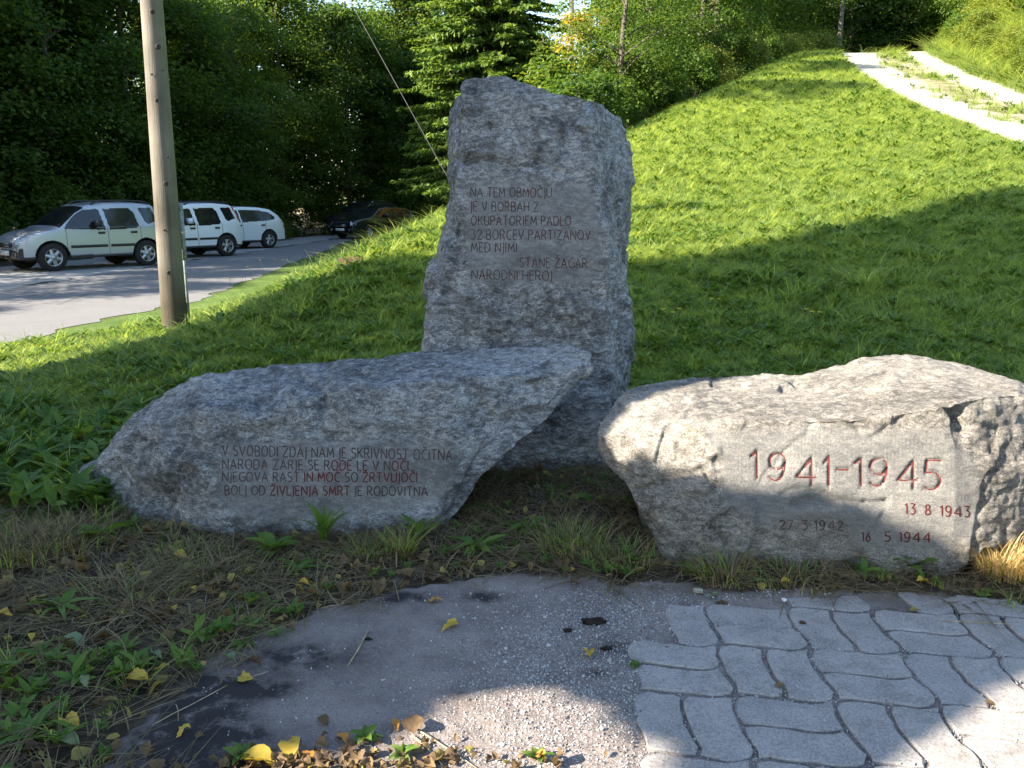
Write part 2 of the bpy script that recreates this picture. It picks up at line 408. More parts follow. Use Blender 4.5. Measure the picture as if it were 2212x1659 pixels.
# ================================================================== PAVING
pv, nt, b = mat('grey_concrete_paver'); v = coord(nt); rnd = N(nt, 'ObjectInfo').outputs['Random']
wpos = N(nt, 'NewGeometry').outputs['Position']
c = ramp(nt, noise(nt, wpos, 7, 6, .65), [(.3, (.11, .098, .09)), (.47, (.22, .20, .187)), (.7, (.31, .28, .262))])
c = mix(nt, math_(nt, 'MULTIPLY', rnd, .45), c, (.21, .192, .197))
dirt = ramp(nt, noise(nt, wpos, 11, 8, .75, .4), [(.52, (0, 0, 0)), (.66, (1, 1, 1))])
c = mix(nt, math_(nt, 'MULTIPLY', dirt, .75), c, (.11, .092, .078))
c = mix(nt, .35, c, ramp(nt, noise(nt, wpos, 130, 4, .85), [(.36, (.07, .065, .062)), (.64, (.55, .52, .50))]))
L(nt, c, b.inputs['Base Color']); b.inputs['Roughness'].default_value = .9; b.inputs['Specular IOR Level'].default_value = .25
n1 = bump(nt, noise(nt, wpos, 140, 4, .8), .6, .004, None); bump(nt, noise(nt, wpos, 18, 5), .4, .01, b, n1)
joint = mottled('joint_grit', (.085, .072, .062), (.25, .22, .20), 60, .95, .8, .006)
path = add('paved_path', None) if False else None
def warp(a, bb):
    A = .0125
    return a + A * np.sin(2 * math.pi * bb / PAV_C + .6) + .004 * np.sin(2 * math.pi * bb / (PAV_C / 2)), bb + A * np.sin(2 * math.pi * a / PAV_C + .3) + .004 * np.sin(2 * math.pi * a / (PAV_C / 2) + 1)
def pav_world(a, bb):
    a, bb = warp(a, bb); return PAV_O[0] + PAV_A[0] * a + PAV_B[0] * bb, PAV_O[1] + PAV_A[1] * a + PAV_B[1] * bb
# bedding sheet under the pavers is the base object of the path
prng = random.Random(5)
bx = [pav_world(a, b_) for a, b_ in []]
bed = MB(); 
cells = []
for i in range(-2, 9):
    for j in range(-6, 3):
        for h in (0, 1):
            if (i + j) % 2 == 0: r0 = (i * PAV_C, (j - 0) * PAV_C + h * PAV_C / 2, PAV_C, PAV_C / 2)
            else: r0 = (i * PAV_C + h * PAV_C / 2, j * PAV_C, PAV_C / 2, PAV_C)
            cx, cy = pav_world(r0[0] + r0[2] / 2, r0[1] + r0[3] / 2)
            if pave_mask(np.array(cx), np.array(cy)) and cy > 1.2 and cx < 3.4: cells.append(r0)
_q = [pav_world(a, b_) for a, b_ in ((-1.2 * PAV_C, -6 * PAV_C), (9 * PAV_C, -6 * PAV_C), (9 * PAV_C, 1.2 * PAV_C), (.4 * PAV_C, 1.2 * PAV_C))]
bed.addv([[x, y, -.02] for x, y in _q], [[0, 1, 2, 3]])
path = bed.build('paved_path', joint); tag(path, kind='structure')
for (a0, b0, w_, h_) in cells:
    g = .0062 + prng.uniform(-.001, .002)
    na, nb = max(2, round(w_ / PAV_C * 8)), max(2, round(h_ / PAV_C * 8))
    per = [(a0 + g + (w_ - 2 * g) * t, b0 + g) for t in np.linspace(0, 1, na, False)] + [(a0 + w_ - g, b0 + g + (h_ - 2 * g) * t) for t in np.linspace(0, 1, nb, False)] \
        + [(a0 + w_ - g - (w_ - 2 * g) * t, b0 + h_ - g) for t in np.linspace(0, 1, na, False)] + [(a0 + g, b0 + h_ - g - (h_ - 2 * g) * t) for t in np.linspace(0, 1, nb, False)]
    per = np.array(per); X, Y = pav_world(per[:, 0], per[:, 1]); cxy = np.array([X.mean(), Y.mean()])
    P = np.stack([X, Y], -1) + np.array([[prng.uniform(-.0038, .0038), prng.uniform(-.0038, .0038)] for _ in X])
    corner = np.zeros(len(P)); 
    for kk in (0, na, na + nb, 2 * na + nb): corner[kk] = 1
    P = P + (cxy - P) * (.045 * corner)[:, None]
    tilt = np.array([prng.uniform(-.012, .012), prng.uniform(-.012, .012)]); z0 = prng.uniform(-.001, .005)
    inn = cxy + (P - cxy) * (1 - .007 / np.linalg.norm(P - cxy, axis=1))[:, None]
    def zz(Q, d): return z0 + d + (Q - cxy) @ tilt
    n = len(P)
    V = np.concatenate([np.c_[P, zz(P, -.03)], np.c_[P, zz(P, -.004)], np.c_[inn, zz(inn, 0)]]) - np.array([cxy[0], cxy[1], 0])
    me = bpy.data.meshes.new('paver')
    fs = [[k, (k + 1) % n, n + (k + 1) % n, n + k] for k in range(n)] + [[n + k, n + (k + 1) % n, 2 * n + (k + 1) % n, 2 * n + k] for k in range(n)] + [list(range(2 * n, 3 * n))]
    me.from_pydata(V.tolist(), [], fs); me.materials.append(pv); me.update()
    add('paver', me, path, (cxy[0], cxy[1], 0))
# ================================================================== STONES
def stone_mat(name, warm=0.0, DK=.75):
    m, nt, b = mat(name); v = coord(nt)
    base = ramp(nt, noise(nt, v, 2.2, 5, .6, .4), [(.30, (.10, .102, .106)), (.45, (.21, .212, .215)), (.58, (.33, .328, .325)), (.72, (.47, .46, .445))])
    mp2 = N(nt, 'Mapping'); mp2.inputs['Scale'].default_value = (.7, .7, 1.6); mp2.inputs['Rotation'].default_value = (.2, .55, .1); L(nt, v, mp2.inputs[0])
    med = ramp(nt, noise(nt, mp2.outputs[0], 30, 10, .82, .8), [(.40, (.03, .031, .035)), (.49, (.29, .288, .285)), (.58, (.72, .71, .70))])
    c = mix(nt, .6 if DK > .5 else .42, base, med)
    sp = ramp(nt, noise(nt, v, 140, 4, .9), [(.36, (.06, .06, .062)), (.5, (.5, .5, .5)), (.66, (.95, .94, .92))])
    c = mix(nt, .75, c, sp, 'OVERLAY')
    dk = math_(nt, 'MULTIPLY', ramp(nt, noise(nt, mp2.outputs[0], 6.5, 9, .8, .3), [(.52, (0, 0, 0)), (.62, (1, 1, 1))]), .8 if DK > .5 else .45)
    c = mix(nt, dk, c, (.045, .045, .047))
    big = ramp(nt, noise(nt, v, 1.9, 5, .7, .8), [(.46, (0, 0, 0)), (.58, (1, 1, 1))])
    c = mix(nt, math_(nt, 'MULTIPLY', math_(nt, 'MULTIPLY', big, ramp(nt, noise(nt, v, 22, 5, .8), [(.40, (0, 0, 0)), (.55, (1, 1, 1))])), DK), c, (.05, .05, .053))
    lic = ramp(nt, noise(nt, mp2.outputs[0], 10.0, 10, .82), [(.56, (0, 0, 0)), (.68, (1, 1, 1))])
    c = mix(nt, math_(nt, 'MULTIPLY', lic, .6), c, (.60, .60, .58))
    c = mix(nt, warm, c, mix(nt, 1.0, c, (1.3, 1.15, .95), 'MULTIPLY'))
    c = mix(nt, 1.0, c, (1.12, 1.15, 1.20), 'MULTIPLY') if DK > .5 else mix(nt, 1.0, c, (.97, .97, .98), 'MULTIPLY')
    pan = attr(nt, 'panel')
    c = mix(nt, math_(nt, 'MULTIPLY', pan, .6), c, mix(nt, .5, base, (.25, .25, .25)))
    L(nt, c, b.inputs['Base Color']); b.inputs['Roughness'].default_value = .9; b.inputs['Specular IOR Level'].default_value = .3
    mpx = N(nt, 'Mapping'); mpx.inputs['Scale'].default_value = (1.0, 1.0, 1.7); mpx.inputs['Rotation'].default_value = (.3, .5, 0); L(nt, v, mpx.inputs[0])
    rg = N(nt, 'TexNoise', noise_type='RIDGED_MULTIFRACTAL', i_Scale=9.0, i_Detail=7.0, i_Roughness=.6, i_Distortion=.5); L(nt, mpx.outputs[0], rg.inputs['Vector'])
    n1 = bump(nt, rg.outputs[0], .5, .018, None)
    for vs, st, ds in ((9.0, .55, .022), (24.0, .5, .010)):
        wp = N(nt, 'TexNoise', i_Scale=vs * .8, i_Detail=4.0); L(nt, v, wp.inputs['Vector'])
        vo = N(nt, 'TexVoronoi', i_Scale=vs); L(nt, mix(nt, .12 if vs < 10 else .06, mpx.outputs[0], wp.outputs[1]), vo.inputs['Vector'])
        sc_ = N(nt, 'SeparateColor'); L(nt, vo.outputs['Color'], sc_.inputs[0]); hh = math_(nt, 'ADD', math_(nt, 'MULTIPLY', sc_.outputs[0], .6), math_(nt, 'MULTIPLY', vo.outputs['Distance'], sc_.outputs[1]))
        n1 = bump(nt, math_(nt, 'MULTIPLY', hh, math_(nt, 'SUBTRACT', 1.0, attr(nt, 'panel'))), st, ds, None, n1)
    n1 = bump(nt, noise(nt, v, 30, 9, .78), .8, .016, None, n1)
    n1 = bump(nt, noise(nt, v, 120, 6, .85), .9, .008, None, n1)
    sx = N(nt, 'SeparateXYZ'); L(nt, v, sx.inputs[0])
    wv = math_(nt, 'SINE', math_(nt, 'MULTIPLY', math_(nt, 'ADD', sx.outputs[2], math_(nt, 'MULTIPLY', noise(nt, v, 9, 2), .03)), 520.0))
    wh = math_(nt, 'SINE', math_(nt, 'MULTIPLY', math_(nt, 'ADD', sx.outputs[0], math_(nt, 'MULTIPLY', noise(nt, v, 6, 2), .03)), 420.0))
    tool = math_(nt, 'MULTIPLY', pan, math_(nt, 'ADD', wv, math_(nt, 'MULTIPLY', wh, .6)))
    bump(nt, math_(nt, 'MULTIPLY', tool, noise(nt, v, 40, 3, .8)), .45, .0022, b, n1)
    return m
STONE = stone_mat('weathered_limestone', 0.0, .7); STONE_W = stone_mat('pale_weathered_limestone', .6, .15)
def densify(S, segs, ns):
    """S (n,K,3) closed rings -> dense grid"""
    S = np.asarray(S, float); n, K, _ = S.shape
    rings = []
    for k in range(K):
        a = S[:, k]; bb = S[:, (k + 1) % K]; t = np.linspace(0, 1, segs[k], False)[None, :, None]
        rings.append(a[:, None] * (1 - t) + bb[:, None] * t)
    D = np.concatenate(rings, 1)                     # n x M x 3
    ln = np.linalg.norm(np.diff(D, axis=0), axis=2).mean(1); cum = np.concatenate([[0], np.cumsum(ln)]); T = np.linspace(0, cum[-1], ns)
    out = np.empty((ns, D.shape[1], 3))
    for m_ in range(D.shape[1]):
        for c in range(3): out[:, m_, c] = np.interp(T, cum, D[:, m_, c])
    return out
def smooth_grid(G, it, keep_ends=False):
    for _ in range(it):
        A = (np.roll(G, 1, 1) + np.roll(G, -1, 1)) / 2
        U = G.copy(); U[1:-1] = (G[:-2] + G[2:]) / 2
        G = .4 * G + .3 * A + .3 * U
    return G
def gnormals(G, sign=1):
    du = np.gradient(G, axis=0); dv = (np.roll(G, -1, 1) - np.roll(G, 1, 1)) / 2
    n = np.cross(du, dv) * sign; return n / (np.linalg.norm(n, axis=2)[..., None] + 1e-9)
def blurw(W, it):
    for _ in range(it):
        A = (np.roll(W, 1, 1) + np.roll(W, -1, 1)) / 2; U = W.copy(); U[1:-1] = (W[:-2] + W[2:]) / 2
        W = .34 * W + .33 * A + .33 * U
    return W
def pdist(px, py, poly):
    best = np.full(px.shape, 1e9)
    for (x0, y0), (x1, y1) in zip(poly[:-1], poly[1:]):
        dx, dy = x1 - x0, y1 - y0; t = np.clip(((px - x0) * dx + (py - y0) * dy) / (dx * dx + dy * dy), 0, 1)
        best = np.minimum(best, np.hypot(px - x0 - t * dx, py - y0 - t * dy))
    return best
def stone_surface(G, seed, panels, amps, dents=(), grooves=(), slabs=()):
    """chip the lofted block; panels = dressed areas in sight-line coords; returns displaced grid and panel weight"""
    cen = G.mean((0, 1)); Nn = gnormals(G)
    if ((G - cen) * Nn).sum(2).mean() < 0: Nn = -Nn
    px, py, _ = proj(G); facing = (Nn * (np.array([0, 0, EYE]) - G)).sum(2) > 0
    W = np.zeros(G.shape[:2])
    for poly in panels: W = np.maximum(W, (inpoly(px, py, poly) & facing).astype(float))
    W = blurw(W, 10)
    d = amps[0] * facets(G * 2.6, seed) * 2.0 + amps[1] * facets(G * np.array([6., 6., 7.5]), seed + 20) * 2.0 + amps[2] * facets(G * 17, seed + 40) * 2 \
        + amps[3] * fbm(G * 7, 4, seed + 60) + amps[4] * fbm(G * 34, 3, seed + 70, .6) * 1.4
    rd = 1 - np.abs(fbm(G * 4.3 + 3, 4, seed + 90)); d = d - amps[5] * np.clip(rd - .86, 0, 1) * 7        # cracks
    for (qx, qy, r1, r2, dep) in dents:
        dd = np.exp(-(((px - qx) / r1) ** 2 + ((py - qy) / r2) ** 2)) * facing; d = d - dep * dd
    d = d * (1 - .93 * W) * (1 - .45 * np.clip(Nn[..., 2], 0, 1))
    jx = px + 7 * fbm(G * 11, 3, seed + 5); jy = py + 7 * fbm(G * 11, 3, seed + 6)
    for (pl, hw, dep) in grooves: d = d - dep * np.exp(-(pdist(jx, jy, pl) / hw) ** 2) * facing
    for (pg, dep, soft) in slabs: d = d + dep * blurw((inpoly(jx, jy, pg) & facing).astype(float), soft)
    d = blurw(d, 1)
    return G + Nn * d[..., None], W, Nn
def grid_mesh(name, G, W, m):
    ns, M, _ = G.shape; V = G.reshape(-1, 3); I = np.arange(ns * M).reshape(ns, M)
    F = np.stack([I[:-1], np.roll(I[:-1], -1, 1), np.roll(I[1:], -1, 1), I[1:]], -1).reshape(-1, 4)
    V = np.concatenate([V, G[0].mean(0)[None], G[-1].mean(0)[None]]); c0 = ns * M; c1 = c0 + 1
    T0 = np.stack([np.full(M, c0), np.roll(I[0], -1), I[0]], -1); T1 = np.stack([np.full(M, c1), I[-1], np.roll(I[-1], -1)], -1)
    me = mkmesh(name, V, [F, np.concatenate([T0, T1])], m, True)
    fattr(me, 'panel', np.concatenate([W.ravel(), [0, 0]])); return me, V, F

# stroke lettering (unit height, v up)
def arc(cx, cy, rx, ry, a0, a1, n=9): return [(cx + rx * math.cos(R(a)), cy + ry * math.sin(R(a))) for a in np.linspace(a0, a1, n)]
HK = [[(.15, 1.3), (.3, 1.12), (.45, 1.3)]]
GL = {
 'A': (.62, [[(0, 0), (.31, 1), (.62, 0)], [(.11, .33), (.51, .33)]]), 'B': (.5, [[(0, 0), (0, 1), (.25, 1)] + arc(.25, .76, .2, .24, 90, -90, 7) + [(0, .52)], [(.25, .52)] + arc(.27, .26, .23, .26, 90, -90, 7) + [(0, 0)]]),
 'C': (.55, [arc(.38, .5, .36, .5, 55, 305, 11)]), 'D': (.58, [[(0, 0), (0, 1), (.2, 1)] + arc(.2, .5, .38, .5, 90, -90, 9) + [(0, 0)]]),
 'E': (.42, [[(.42, 1), (0, 1), (0, 0), (.42, 0)], [(0, .52), (.36, .52)]]), 'G': (.6, [arc(.38, .5, .36, .5, 55, 330, 11) + [(.7, .5), (.45, .5)]]),
 'H': (.55, [[(0, 0), (0, 1)], [(.55, 0), (.55, 1)], [(0, .5), (.55, .5)]]), 'I': (.05, [[(.02, 0), (.02, 1)]]), 'J': (.12, [[(.1, 1), (.1, .02)] + arc(-.04, .02, .14, .2, 0, -90, 4)]),
 'K': (.52, [[(0, 0), (0, 1)], [(.5, 1), (.02, .45)], [(.16, .6), (.52, 0)]]), 'L': (.4, [[(0, 1), (0, 0), (.4, 0)]]), 'M': (.7, [[(0, 0), (.08, 1), (.35, .25), (.62, 1), (.7, 0)]]),
 'N': (.6, [[(0, 0), (0, 1), (.6, 0), (.6, 1)]]), 'O': (.66, [arc(.33, .5, .33, .5, 90, 450, 15)]), 'P': (.48, [[(0, 0), (0, 1), (.22, 1)] + arc(.22, .74, .24, .26, 90, -90, 7) + [(0, .48)]]),
 'R': (.52, [[(0, 0), (0, 1), (.22, 1)] + arc(.22, .74, .24, .26, 90, -90, 7) + [(0, .48)], [(.2, .48), (.52, 0)]]), 'S': (.46, [arc(.23, .76, .21, .24, 40, 270, 8) + arc(.23, .26, .22, .26, 90, -140, 8)]),
 'T': (.56, [[(0, 1), (.56, 1)], [(.28, 1), (.28, 0)]]), 'U': (.55, [[(0, 1), (0, .3)] + arc(.275, .3, .275, .3, 180, 360, 8) + [(.55, 1)]]), 'V': (.58, [[(0, 1), (.29, 0), (.58, 1)]]),
 'Z': (.55, [[(0, 1), (.55, 1), (0, 0), (.55, 0)]]),
 '1': (.22, [[(.0, .8), (.2, 1), (.2, 0)]]), '2': (.5, [arc(.25, .74, .24, .26, 170, -30, 8) + [(0, 0), (.52, 0)]]), '3': (.48, [[(.02, 1), (.46, 1), (.2, .6)] + arc(.2, .3, .26, .3, 90, -130, 9)]),
 '4': (.7, [[(.55, 0), (.55, 1), (0, .3), (.7, .3)]]), '5': (.5, [[(.48, 1), (.1, 1), (.06, .56)] + arc(.2, .3, .28, .3, 110, -130, 9)]), '6': (.5, [[(.42, 1)] + arc(.25, .3, .24, .3, 160, 520, 13)]),
 '7': (.5, [[(0, 1), (.5, 1), (.15, 0)]]), '8': (.5, [arc(.25, .75, .2, .25, 90, 450, 11), arc(.25, .25, .25, .25, 90, 450, 11)]), '9': (.52, [arc(.27, .7, .25, .3, 0, 360, 13) + [(.5, .45), (.42, .15)] + arc(.2, .22, .22, .22, -20, -150, 5)]), '-': (.4, [[(0, .5), (.4, .5)]]),
}
GL['Č'] = (GL['C'][0], GL['C'][1] + HK); GL['Ž'] = (GL['Z'][0], GL['Z'][1] + HK)
def carve_text(stone, bvh, text, x0, x1, yb0, yb1, h, width, mats, red=None, track_=.22, space=.38, name='letter', lift=.0015, strokes_out=None):
    """letters along a baseline given as a sight line (x0,yb0)-(x1,yb1); each letter lies on the stone itself"""
    adv = 0; pos = []
    for ch in text:
        if ch == ' ': adv += space; continue
        pos.append((ch, adv)); adv += GL[ch][0] + track_
    tot = adv - track_; sx = (x1 - x0) / tot
    for k, (ch, a) in enumerate(pos):
        strokes = []
        for st in GL[ch][1]:
            q = []
            for (u, v_) in st:
                f = (a + u) / tot; q.append((x0 + (x1 - x0) * f, yb0 + (yb1 - yb0) * f - v_ * h))
            strokes.append(q)
        ribbon(stone, bvh, strokes, width, mats[1] if (red and red[k]) else mats[0], name, lift, strokes_out)
def ribbon(stone, bvh, strokes, width, m, name, lift=.0015, strokes_out=None):
    mb = MB(); eye = Vector((0, 0, EYE))
    for q in strokes:
        pts = []; q = np.array(q, float)
        for k in range(len(q) - 1):
            nseg = max(1, int(np.linalg.norm(q[k + 1] - q[k]) / 5))
            for t in np.linspace(0, 1, nseg, False): pts.append(q[k] * (1 - t) + q[k + 1] * t)
        pts.append(q[-1]); P3 = []; N3 = []
        for p in pts:
            d = Vector(ray(p[0], p[1])).normalized(); r = bvh.ray_cast(eye, d)
            if r[0] is None: continue
            P3.append(np.array(r[0])); n_ = np.array(r[1]); n_ = n_ if n_ @ (np.array([0, 0, EYE]) - P3[-1]) > 0 else -n_; N3.append(n_)
        if len(P3) < 2: continue
        P3 = np.array(P3); N3 = np.array(N3); N3[:] = N3.mean(0) / np.linalg.norm(N3.mean(0))
        if strokes_out is not None: strokes_out.append((P3, N3[0]))
        T = np.gradient(P3, axis=0); T /= np.linalg.norm(T, axis=1)[:, None] + 1e-9
        S = np.cross(T, N3); S /= np.linalg.norm(S, axis=1)[:, None] + 1e-9
        A = P3 + S * width / 2 + N3 * lift; Bv = P3 - S * width / 2 + N3 * lift; n = len(P3)
        mb.addv(np.concatenate([A, Bv]), [[k, k + 1, n + k + 1, n + k] for k in range(n - 1)])
    if mb.n: mb.build(name, m, stone)
LET_D = mottled('dark_worn_letter_paint', (.025, .02, .018), (.09, .055, .05), 30, .8)
LET_R = mottled('red_letter_paint', (.050, .006, .006), (.105, .011, .010), 30, .75)
LET_M = mottled('faded_red_letter_paint', (.05, .015, .013), (.12, .035, .03), 30, .8)

# ---- standing stone
Frow = [  # F0(px,py) F1 F2 F3 F4 F5
 [(978, 217), (1012, 172), (1090, 166), (1185, 197), (1262, 214), (1344, 256)],
 [(962, 262), (1003, 215), (1095, 215), (1187, 235), (1270, 250), (1362, 292)],
 [(964, 330), (996, 300), (1095, 300), (1190, 310), (1279, 320), (1365, 360)],
 [(968, 400), (990, 385), (1100, 385), (1200, 390), (1286, 400), (1363, 430)],
 [(960, 470), (982, 470), (1100, 470), (1200, 475), (1306, 480), (1358, 490)],
 [(933, 555), (958, 555), (1100, 560), (1200, 560), (1316, 565), (1353, 560)],
 [(918, 640), (938, 650), (1100, 650), (1200, 650), (1316, 655), (1357, 632)],
 [(906, 720), (926, 740), (1100, 750), (1200, 750), (1326, 750), (1372, 712)],
 [(903, 800), (924, 860), (1100, 870), (1200, 870), (1322, 870), (1371, 790)],
 [(905, 920), (935, 1010), (1100, 1010), (1200, 1010), (1316, 1010), (1350, 862)],
 [(910, 960), (940, 1050), (1100, 1050), (1200, 1050), (1312, 1050), (1345, 885)]]
fy = [4.93, 4.90, 4.86, 4.83, 4.80, 4.78, 4.76, 4.74, 4.70, 4.66, 4.64]
S = []
for r_, Yf in zip(Frow, fy):
    P = [at(*r_[0], Yf + .28), at(*r_[1], Yf + .02), at(*r_[2], Yf), at(*r_[3], Yf), at(*r_[4], Yf), at(*r_[5], Yf + .85)]
    b5 = P[5] * 1; b5[0] -= .18; b5[1] += .22; b5[2] -= .03; b0 = P[0] * 1; b0[0] += .12; b0[1] += .45; b0[2] -= .05
    S.append(P + [b5, b0])
S = np.array(S); S[-1, :, 2] = -.15; S[-2, :, 2] = np.minimum(S[-2, :, 2], .05)
G = densify(S, [16, 26, 30, 26, 60, 18, 60, 30], 220)
G = smooth_grid(G, 2)
G, W, _n = stone_surface(G, 3, [[(1010, 395), (1150, 390), (1272, 400), (1300, 480), (1302, 560), (1290, 612), (1120, 618), (1012, 612), (1005, 500)]],
    (.026, .012, .006, .006, .0045, .010), dents=[(985, 500, 22, 34, .05), (958, 680, 25, 70, .05), (1230, 700, 60, 20, .025), (1090, 720, 90, 22, .03), (1200, 262, 12, 50, .03), (1297, 460, 14, 25, .045), (1240, 240, 22, 20, .03), (1020, 345, 60, 10, .03)],
    grooves=[([(1268, 222), (1232, 262), (1212, 300), (1222, 330)], 6, .035), ([(1000, 352), (1060, 346), (1110, 366), (1160, 356), (1230, 372)], 7, .022), ([(970, 500), (990, 540), (968, 600)], 9, .03), ([(1318, 640), (1330, 720), (1322, 800)], 5, .03), ([(1290, 640), (1250, 660), (1180, 655)], 6, .015), ([(1345, 640), (1350, 760), (1342, 860)], 6, .05)],
    slabs=[([(1000, 205), (1150, 190), (1230, 215), (1200, 330), (1080, 350), (1005, 330)], .022, 3), ([(930, 640), (1010, 625), (1120, 690), (1000, 760), (925, 760)], .02, 3), ([(1150, 700), (1300, 640), (1320, 760), (1200, 760)], .02, 4)])
stele = empty('memorial_stone', (.0, 5.1, 0)); stele.location = (0.05, 5.1, 0)
tag(stele, 'tall standing grey stone with eight-line carved dedication, upright behind the lying boulders', 'stone')
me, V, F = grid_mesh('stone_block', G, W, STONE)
o = add('stone_block', me, stele); o.matrix_parent_inverse = Matrix.Translation(-Vector(stele.location))
bv = BVHTree.FromPolygons(V.tolist(), F.tolist())
def fixp(root):
    for ch in root.children: ch.matrix_parent_inverse = Matrix.Translation(-Vector(root.location))
D3 = [("NA TEM OBMOČJU", 1017, 1191, 425, 426, 20), ("JE V BORBAH Z", 1017, 1163, 456, 457, 20.5), ("OKUPATORJEM PADLO", 1018, 1233, 486.5, 487, 20), ("32 BORCEV PARTIZANOV", 1018, 1275, 517, 518, 20.5),
      ("MED NJIMI", 1018, 1116, 544, 545, 20), ("STANE ŽAGAR", 1123, 1268, 577, 579, 20.5), ("NARODNI HEROJ", 1019, 1192, 603, 606, 20.5)]
for (t, a, b_, y0, y1, h) in D3:
    red = [((k * 7 + len(t)) % 5) in (0, 3) for k in range(len(t))]
    carve_text(stele, bv, t, a, b_, y0, y1, h, .0047, (LET_D, LET_M), red)
fixp(stele)
# ---- left boulder
tb = [(100, 1058), (150, 1038), (181, 1008), (208, 986), (246, 948), (285, 904), (328, 860), (383, 830), (421, 806), (459, 800), (601, 789), (683, 779), (737, 778), (754, 769), (874, 765), (928, 762), (1037, 752), (1147, 748), (1245, 749), (1262, 760), (1277, 775)]
tf = [(100, 1066), (150, 1048), (208, 1004), (246, 990), (300, 938), (355, 905), (421, 888), (500, 890), (560, 893), (620, 872), (690, 848), (760, 838), (850, 830), (900, 824), (1000, 815), (1100, 811), (1200, 801), (1250, 792), (1277, 783)]
bt = [(100, 1080), (150, 1082), (200, 1100), (240, 1100), (300, 1135), (400, 1170), (480, 1180), (700, 1178), (800, 1170), (900, 1160), (972, 1130), (1010, 1089), (1037, 1040), (1065, 1008), (1119, 958), (1174, 915), (1228, 848), (1262, 812), (1277, 788)]
ip = lambda tab, x: float(np.interp(x, [p[0] for p in tab], [p[1] for p in tab]))
S = []
for x in [104, 130, 155, 180, 215, 250, 300, 355, 410, 470, 540, 620, 700, 760, 850, 940, 975, 1010, 1040, 1070, 1120, 1175, 1228, 1258, 1274]:
    yf, yt, yb = ip(tf, x), ip(tb, x), ip(bt, x)
    Yb = float(np.interp(x, [150, 300, 480, 800, 970, 1277], [4.22, 3.80, 3.62, 3.68, 3.76, 4.12])); Yf = float(np.interp(x, [150, 300, 480, 700, 1000, 1277], [4.26, 4.0, 3.86, 3.88, 3.92, 4.15]))
    Yk = float(np.interp(x, [150, 250, 400, 700, 1000, 1200, 1277], [4.30, 4.35, 4.42, 4.50, 4.50, 4.45, 4.22]))
    pb = at(x, yb, Yb); pf = at(x, yf, Yf); pk = at(x, yt, Yk)
    if x < 975: pb[2] = min(pb[2], .0) - .10
    pm_ = pb * .45 + pf * .55; pm_[1] -= .05 if 300 < x < 1000 else 0
    bk = pk * 1; bk[1] += .10; bk[2] = (-.10 if x < 900 else pb[2] + .12 * (pk[2] - pb[2]))
    if x < 975: bk[2] = -.1
    bb = (pb + bk) / 2; bb[2] = min(pb[2], bk[2]) - (.0 if x >= 975 else .02)
    S.append([pb, pm_, pf, pk, bk, bb])
G = densify(S, [30, 34, 54, 34, 20, 20], 300)
G = smooth_grid(G, 2)
G, W, _n = stone_surface(G, 11, [[(478, 958), (980, 955), (1000, 1010), (960, 1085), (700, 1130), (500, 1120), (470, 1040)]],
    (.022, .012, .006, .005, .0045, .010), dents=[(520, 870, 60, 14, .03), (345, 1090, 45, 45, .06), (700, 830, 12, 40, .04), (640, 815, 30, 10, .03), (1130, 835, 60, 10, .02)],
    grooves=[([(655, 815), (690, 840), (700, 875), (690, 915)], 7, .035), ([(745, 805), (800, 812)], 5, .03), ([(345, 1065), (370, 1035), (400, 1020)], 7, .04), ([(775, 1110), (785, 1160)], 5, .02), ([(960, 1085), (985, 1060), (1030, 1035)], 6, .025), ([(1010, 850), (1060, 880), (1040, 930)], 5, .018), ([(620, 920), (740, 950), (900, 930)], 5, .012)],
    slabs=[([(430, 870), (560, 895), (640, 862), (655, 900), (560, 925), (480, 930), (440, 1010), (400, 1010)], .030, 3), ([(700, 840), (860, 830), (1000, 822), (1010, 880), (900, 925), (740, 925)], .022, 4), ([(1030, 818), (1240, 800), (1180, 880), (1060, 900)], .02, 3), ([(240, 960), (350, 905), (400, 1010), (330, 1060)], .025, 4), ([(480, 1090), (700, 1135), (960, 1095), (970, 1150), (700, 1180), (480, 1170)], .018, 4)])
lb = empty('inscribed_boulder', (-.9, 4.0, 0)); tag(lb, 'long low grey boulder with four-line carved verse, its right end jutting out', 'boulder')
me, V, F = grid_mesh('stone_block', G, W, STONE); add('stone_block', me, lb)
bv = BVHTree.FromPolygons(V.tolist(), F.tolist())
LB = [("V SVOBODI ZDAJ NAM JE SKRIVNOST OČITNA", 481, 976, 984, 994, 22, []), ("NARODA ZARJE SE RODE LE V NOČI", 481, 882, 1013, 1017, 21, [(17, 21), (22, 24), (27, 31)]),
      ("NJEGOVA RAST IN MOČ SO ŽRTVUJOČI", 481, 901, 1040, 1041, 20, [(13, 19), (23, 32)]), ("BOLJ OD ŽIVLJENJA SMRT JE RODOVITNA", 486, 923, 1069, 1071, 20, [(8, 22)])]
for (t, a, b_, y0, y1, h, rr) in LB:
    red = [any(q0 <= k < q1 for q0, q1 in rr) for k, ch in enumerate(t) if ch != ' ']
    carve_text(lb, bv, t, a, b_, y0, y1, h, .0052, (LET_D, LET_R), red)
fixp(lb)
